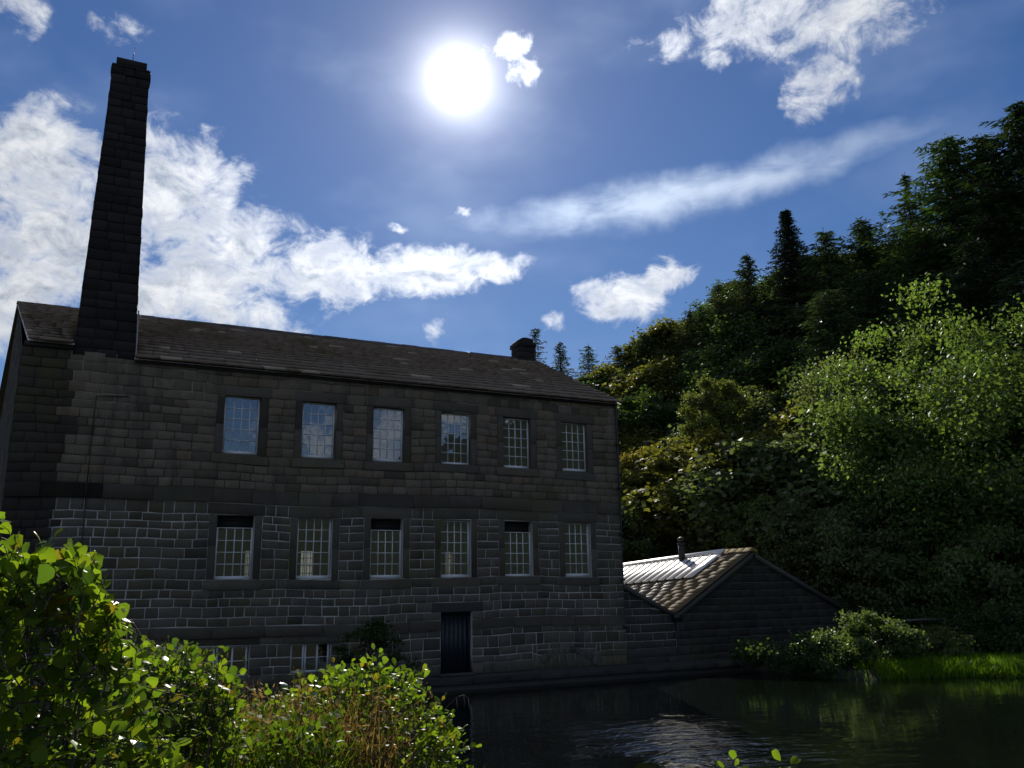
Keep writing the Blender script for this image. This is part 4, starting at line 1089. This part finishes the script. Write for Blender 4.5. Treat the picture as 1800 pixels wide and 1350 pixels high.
ok &= np.array([px((a, b_, .2))[0] for a, b_ in zip(x, y)]) > 1535+30*np.sin(x*3)+rng.normal(size=len(x))*25
x, y = x[ok][:26000], y[ok][:26000]
V, F, c, _ = blades(len(x), (x, y), .18, .50, .022, np.array([.13, .26, .016])*(.55+.7*rng.random((len(x), 1))), .8)
tag(link('grass', mesh_np('grass', V, [F], c, [GRASS])), 'bright green grass on the sunlit point of the right bank', None, None, 'stuff')

f = thing('fence', 'single weathered timber rail on posts under the right hand trees', 'fence', at(1620, 1100, 39.5))
p0, p1 = at(1582, 1091, 38.5), at(1660, 1088, 40.5)
b = MB(); b.tube([p0, (p0+p1)/2+[0, 0, .01], p1], .035, 6); b.build('rail', TWOOD, f)
for p in (p0, p1):
    b = MB(); b.tube([(p[0], p[1], gz(p[0], p[1])-.1), (p[0], p[1], p[2]+.05)], .04, 7); b.build('post', TWOOD, f)

# ------------------------------------------------------------------ foreground bushes with large leaves
def leaf_shape(seed):
    g = random.Random(seed)
    mid = [(0, 0, 0), (.33, 0, .02), (.68, 0, .03), (.97, 0, -.03)]
    up = [(.14, .20), (.42, .36), (.70, .42), (.92, .23)]
    V = list(mid); cu = g.uniform(-.10, .14); fo_ = g.uniform(.02, .12)
    for s_ in (1, -1):
        for (x, y) in up: V.append((x+g.uniform(-.06, .06), s_*y*g.uniform(.78, 1.15), fo_*y*2+cu*x*x-.05*(x > .8)))
    F3 = []
    for o_, fl in ((4, False), (8, True)):
        t = [(0, 1, o_), (1, o_+1, o_), (1, 2, o_+1), (2, o_+2, o_+1), (2, 3, o_+2), (3, o_+3, o_+2)]
        F3 += [(a, c_, b_) if fl else (a, b_, c_) for a, b_, c_ in t]
    V = np.array(V); V[:, 2] += cu*V[:, 0]**2*.8
    return V, np.array(F3)
SHAPES = [leaf_shape(k) for k in range(6)]
LEAFCOL = [(.185, .270, .020), (.220, .285, .020), (.135, .220, .020), (.080, .145, .020), (.235, .185, .022), (.155, .240, .024)]
LEAFME = {}
def leaf_me(sh, ci):
    if (sh, ci) not in LEAFME:
        V, F = SHAPES[sh]; LEAFME[(sh, ci)] = mesh_np('leaf', V, [F], np.tile(LEAFCOL[ci], (len(V), 1)), [NEARLEAF])
    return LEAFME[(sh, ci)]
def bush(name, label, poly, d0, d1, n_tw, leaf, n_obj, root_px, dark=1.0, colp=(.27, .19, .25, .17, .045, .075), twl=.30, per=(5, 9), stems=9, edge=.35):
    poly = np.array(poly, float); lo, hi = poly.min(0), poly.max(0)
    pts = []
    while len(pts) < n_tw:
        q = lo+(hi-lo)*rng.random((n_tw*2, 2)); q = q[in_poly(q[:, 0], q[:, 1], poly)]
        pts += list(q)
    pts = np.array(pts[:n_tw])
    k = int(n_tw*edge)                            # some twigs sit right on the outline so that it breaks up into sprays
    e = rng.integers(0, len(poly), k); t = rng.random((k, 1)); on = poly[e]*(1-t)+poly[(e+1) % len(poly)]*t+rng.normal(size=(k, 2))*11
    pts[:k] = on
    dep = rng.uniform(d0, d1, n_tw)
    P = np.array([at(a, b_, d) for (a, b_), d in zip(pts, dep)])
    r0 = at(root_px[0], root_px[1], (d0+d1)/2); base = np.array([r0[0], r0[1], gz(r0[0], r0[1])-.05])
    P = P[P[:, 2] > height(P[:, 0], P[:, 1])+.05]
    cen = P.mean(0)
    o = thing(name, label, 'bush', base)
    wood = MB()
    hub = []
    for s_ in range(stems):
        tgt = P[rng.integers(len(P))]; b0 = base+np.array([rng.normal()*.25, rng.normal()*.25, 0]); b0[2] = gz(b0[0], b0[1])-.1
        m1 = b0+(tgt-b0)*.5+np.array([0, 0, .15])
        path = [b0, b0+(m1-b0)*.5+rng.normal(size=3)*.03, m1, (m1+tgt)/2+rng.normal(size=3)*.03, tgt]
        wood.tube(path, [.013, .010, .007, .005, .002], 5, (.5, .45, .4)); hub += path[1:]
    hub = np.array(hub)
    LP = []; LT = []; LN = []; LS = []
    for p in P:
        out_ = unit(p-cen+np.array([0, 0, .5])*np.linalg.norm(p-cen)+rng.normal(size=3)*.25)
        L = twl*rng.uniform(.6, 1.3); q0 = p-out_*L
        h = hub[np.argmin(((hub-q0)**2).sum(1))]
        if rng.random() < .3: wood.tube([h, (h+q0)/2+rng.normal(size=3)*.03, q0], [.004, .003, .0025], 4, cap=False)
        wood.tube([q0, (q0+p)/2+rng.normal(size=3)*.01, p], [.0028, .002, .001], 4, cap=False)
        n = rng.integers(per[0], per[1]); side = unit(np.cross(out_, rng.normal(size=3)))
        for i in range(n):
            t = (i+.6)/n; sg = 1 if i % 2 else -1
            LP.append(q0+(p-q0)*t); T = unit(out_*.7+side*sg*.9*(1 if i < n-1 else .1)+rng.normal(size=3)*.35); LT.append(T)
            nn = rng.normal(size=3)*.55+np.array([0, 0, .9]); nn = nn-T*(nn@T); LN.append(unit(nn)); LS.append(leaf*rng.choice([.45, .7, .9, 1.05, 1.3])*rng.uniform(.85, 1.15))
    LP, LT, LN, LS = map(np.array, (LP, LT, LN, LS)); LB = np.cross(LN, LT)
    dist = np.linalg.norm(LP-CAM, axis=1); pxs = np.array([px(p) for p in LP])
    vis = (pxs[:, 0] > 0) & (pxs[:, 0] < 1800) & (pxs[:, 1] < 1345)
    facing = np.abs(((LP-CAM)/dist[:, None]*LN).sum(1))
    order = np.argsort(-(LS/dist*(.4+facing)*vis)); isobj = np.zeros(len(LP), bool); isobj[order[:n_obj]] = True
    sh = rng.integers(0, 6, len(LP)); ci = rng.choice(6, len(LP), p=colp)
    mv = []; mf = []; mc = []; nv = 0
    for i in range(len(LP)):
        if isobj[i]:
            M = Matrix(((LT[i][0], LB[i][0], LN[i][0]), (LT[i][1], LB[i][1], LN[i][1]), (LT[i][2], LB[i][2], LN[i][2])))
            link('leaf', leaf_me(int(sh[i]), int(ci[i])), o, LP[i], M.to_euler(), (LS[i],)*3)
        else:
            V, F = SHAPES[sh[i]]
            mv.append(LP[i]+LS[i]*(V[:, :1]*LT[i]+V[:, 1:2]*LB[i]+V[:, 2:]*LN[i])); mf.append(F+nv); nv += len(V)
            mc.append(np.tile(np.array(LEAFCOL[ci[i]])*dark*rng.uniform(.7, 1.2), (len(V), 1)))
    tag(link('foliage', mesh_np('foliage', np.concatenate(mv)-base, [np.concatenate(mf)], np.concatenate(mc), [NEARLEAF]), o, base), kind='stuff')
    wood.build('stems', BARK, o, base)
    return o
bush('alder_bush', 'large leafy alder bush with bright backlit leaves in the bottom left corner',
     [(-90, 945), (15, 938), (60, 990), (140, 972), (150, 1015), (208, 1080), (190, 1125), (225, 1180), (240, 1270), (325, 1340), (340, 1430), (-90, 1430)],
     3.2, 3.8, 380, .052, 300, (60, 1500), per=(5, 9), stems=16, twl=.22)
bush('alder_bush', 'darker small leaved alder bush right of the big corner bush',
     [(200, 1150), (255, 1135), (300, 1128), (345, 1152), (390, 1165), (425, 1200), (410, 1250), (380, 1300), (330, 1420), (190, 1420)],
     5.7, 6.5, 330, .052, 200, (300, 1500), dark=.75, colp=(.18, .14, .27, .28, .05, .08), stems=10)
bush('alder_bush', 'rounded leafy bush overhanging the pond left of the open water',
     [(450, 1265), (480, 1220), (530, 1215), (565, 1180), (600, 1190), (655, 1150), (690, 1185), (735, 1180), (745, 1225), (790, 1255), (785, 1280), (822, 1305), (800, 1345), (770, 1430), (500, 1430), (470, 1320)],
     7.3, 8.2, 560, .056, 250, (650, 1480), colp=(.24, .17, .26, .19, .06, .08), stems=12)
def sprig(label, pts, dist, leaf=.07):
    r = at(pts[0][0], pts[0][1]+200, dist); base = np.array([r[0], r[1], gz(r[0], r[1])-.03])
    o = thing('seedling', label, 'plant', base); wood = MB()
    for (a, b_) in pts:
        p = at(a, b_, dist*rng.uniform(.97, 1.03)); wood.tube([base, base+(p-base)*.55+[.03, 0, .03], p], [.006, .004, .002], 5, cap=False)
        for i in range(4):
            T = unit(rng.normal(size=3)+[0, 0, .35]); nn = rng.normal(size=3)*.5+np.array([0, 0, .9]); nn = unit(nn-T*(nn@T)); B_ = np.cross(nn, T)
            M = Matrix(((T[0], B_[0], nn[0]), (T[1], B_[1], nn[1]), (T[2], B_[2], nn[2])))
            link('leaf', leaf_me(i % 6, rng.integers(0, 3)), o, p-[0, 0, .03*i], M.to_euler(), (leaf*rng.uniform(.7, 1.1),)*3)
    wood.build('stem', BARK, o, base)
sprig('leafy seedling tip at the bottom edge below the glitter on the water', [(1258, 1338), (1290, 1335), (1305, 1346)], 5.0, .062)
sprig('leafy seedling tip at the bottom edge right of the glitter on the water', [(1372, 1338), (1390, 1343)], 5.0, .062)
# drooping sedge head beside the pond bush
o = thing('sedge', 'single drooping sedge stem reaching out over the water', 'plant', (lambda p: (p[0], p[1], gz(p[0], p[1])))(at(745, 1330, 7.6)))
path = [at(a, b_, 7.6) for a, b_ in ((745, 1330), (770, 1268), (786, 1242), (802, 1226), (815, 1221), (823, 1227), (827, 1240))]
b = MB(); b.tube(path, [.004, .003, .002, .0015, .0015, .001, .001], 5, (.3, .26, .12)); b.build('stem', TWOOD, o)
for k in (3, 4, 5, 6):
    p = path[k]; b = MB(); b.tube([p, p+[.005, 0, -.04], p+[.01, 0, -.10]], [.001, .004, .001], 5); b.build('spikelet', TWOOD, o)

# grass, dry stalks and herbs on our own bank
def near_pts(n, px0, px1, r0, r1):
    a = rng.uniform(px0, px1, n); r = rng.uniform(r0, r1, n); az_ = YAW+np.arctan((a-900)/1459)
    return r*np.sin(az_), r*np.cos(az_)
x, y = near_pts(26000, -250, 820, 4.5, 10.2); ok = pond_sd(x, y) > .1; x, y = x[ok], y[ok]
V, F, c, _ = blades(len(x), (x, y), .15, .55, .010, np.array([.10, .17, .02])*(.4+.8*rng.random((len(x), 1)))*np.where(rng.random((len(x), 1)) < .3, [1.5, .95, .7], [1, 1, 1]), .7)
tag(link('grass', mesh_np('grass', V, [F], c, [GRASS])), 'rough green grass on the near bank between the bushes', None, None, 'stuff')
x, y = near_pts(2800, 350, 700, 6.4, 9.4); ok = pond_sd(x, y) > .1; x, y = x[ok], y[ok]
V, F, c, tips = blades(len(x), (x, y), .40, 1.10, .008, np.array([.18, .125, .070])*(.35+.85*rng.random((len(x), 1))), .45)
sel = rng.random(len(tips)) < .5; q = np.repeat(tips[sel], 5, 0); q = q+rng.normal(size=q.shape)*[.02, .02, .05]-[0, 0, .05]
V2, F2 = leaf_quads(q, unit(rng.normal(size=q.shape)), .05, .012); c2 = np.repeat(np.array([.20, .14, .085])*(.5+.8*rng.random((len(q), 1))), 4, 0)
q3 = np.stack([x, y, height(x, y)+rng.random(len(x))*.75], 1)+rng.normal(size=(len(x), 3))*.05
V3, F3_ = leaf_quads(q3, unit(rng.normal(size=q3.shape)), .06, .03); c3 = np.repeat(np.where(rng.random((len(q3), 1)) < .55, [.09, .13, .02], [.11, .075, .04])*(.4+.9*rng.random((len(q3), 1))), 4, 0)
me = mesh_np('dry_stalks', np.concatenate([V, V2, V3]), [np.concatenate([F, F2+len(V), F3_+len(V)+len(V2)])], np.concatenate([c, c2, c3]), [GRASS])
tag(link('dry_stalks', me), 'brown dry grass stalks and dead herbs between the two bushes', None, None, 'stuff')

for k, (x, y, h) in enumerate(((9, 44.5, 2.6), (13.5, 45, 3.0), (17.5, 44.6, 2.4), (5, 45, 2.6), (21.5, 46, 3.2))):
    o = thing('shrub', 'sunlit shrub behind the mill glimpsed through its lower windows', 'shrub', (x, y, gz(x, y)), 'shrubs behind the mill')
    P, N, tn, cen = crown_points(30, 130, 1.9, h/2, 4, .3, .62, (.12, .2), 700+k); P[:, 2] += h/2
    link('crown', leaf_mesh('crown', P, N, .16, .12, np.array([.06, .10, .03])*tn[:, None], LEAF), o, (x, y, gz(x, y)))
    b = MB(); cen[:, 2] += h/2; limbs(b, (0, 0, -.2), (0, 0, h*.6), cen, .06, 6); b.build('stem', BARK, o, (0, 0, 0)).location = (0, 0, 0)

x, y = near_pts(5200, 330, 620, 6.0, 9.0); ok = pond_sd(x, y) > .1; x, y = x[ok], y[ok]
V, F, c, _ = blades(len(x), (x, y), .30, .85, .014, np.array([.12, .19, .02])*(.4+.8*rng.random((len(x), 1))), .7)
q = np.stack([x, y, height(x, y)+.15+rng.random(len(x))*.65], 1); V2, F2 = leaf_quads(q, unit(rng.normal(size=q.shape)+[0, 0, .6]), .07, .04, .1)
me = mesh_np('herbs', np.concatenate([V, V2]), [np.concatenate([F, F2+len(V)])], np.concatenate([c, np.repeat(np.array([.10, .17, .02])*(.4+.9*rng.random((len(q), 1))), 4, 0)]), [GRASS])
tag(link('herbs', me), 'green weeds and tall grass among the dry stalks', None, None, 'stuff')
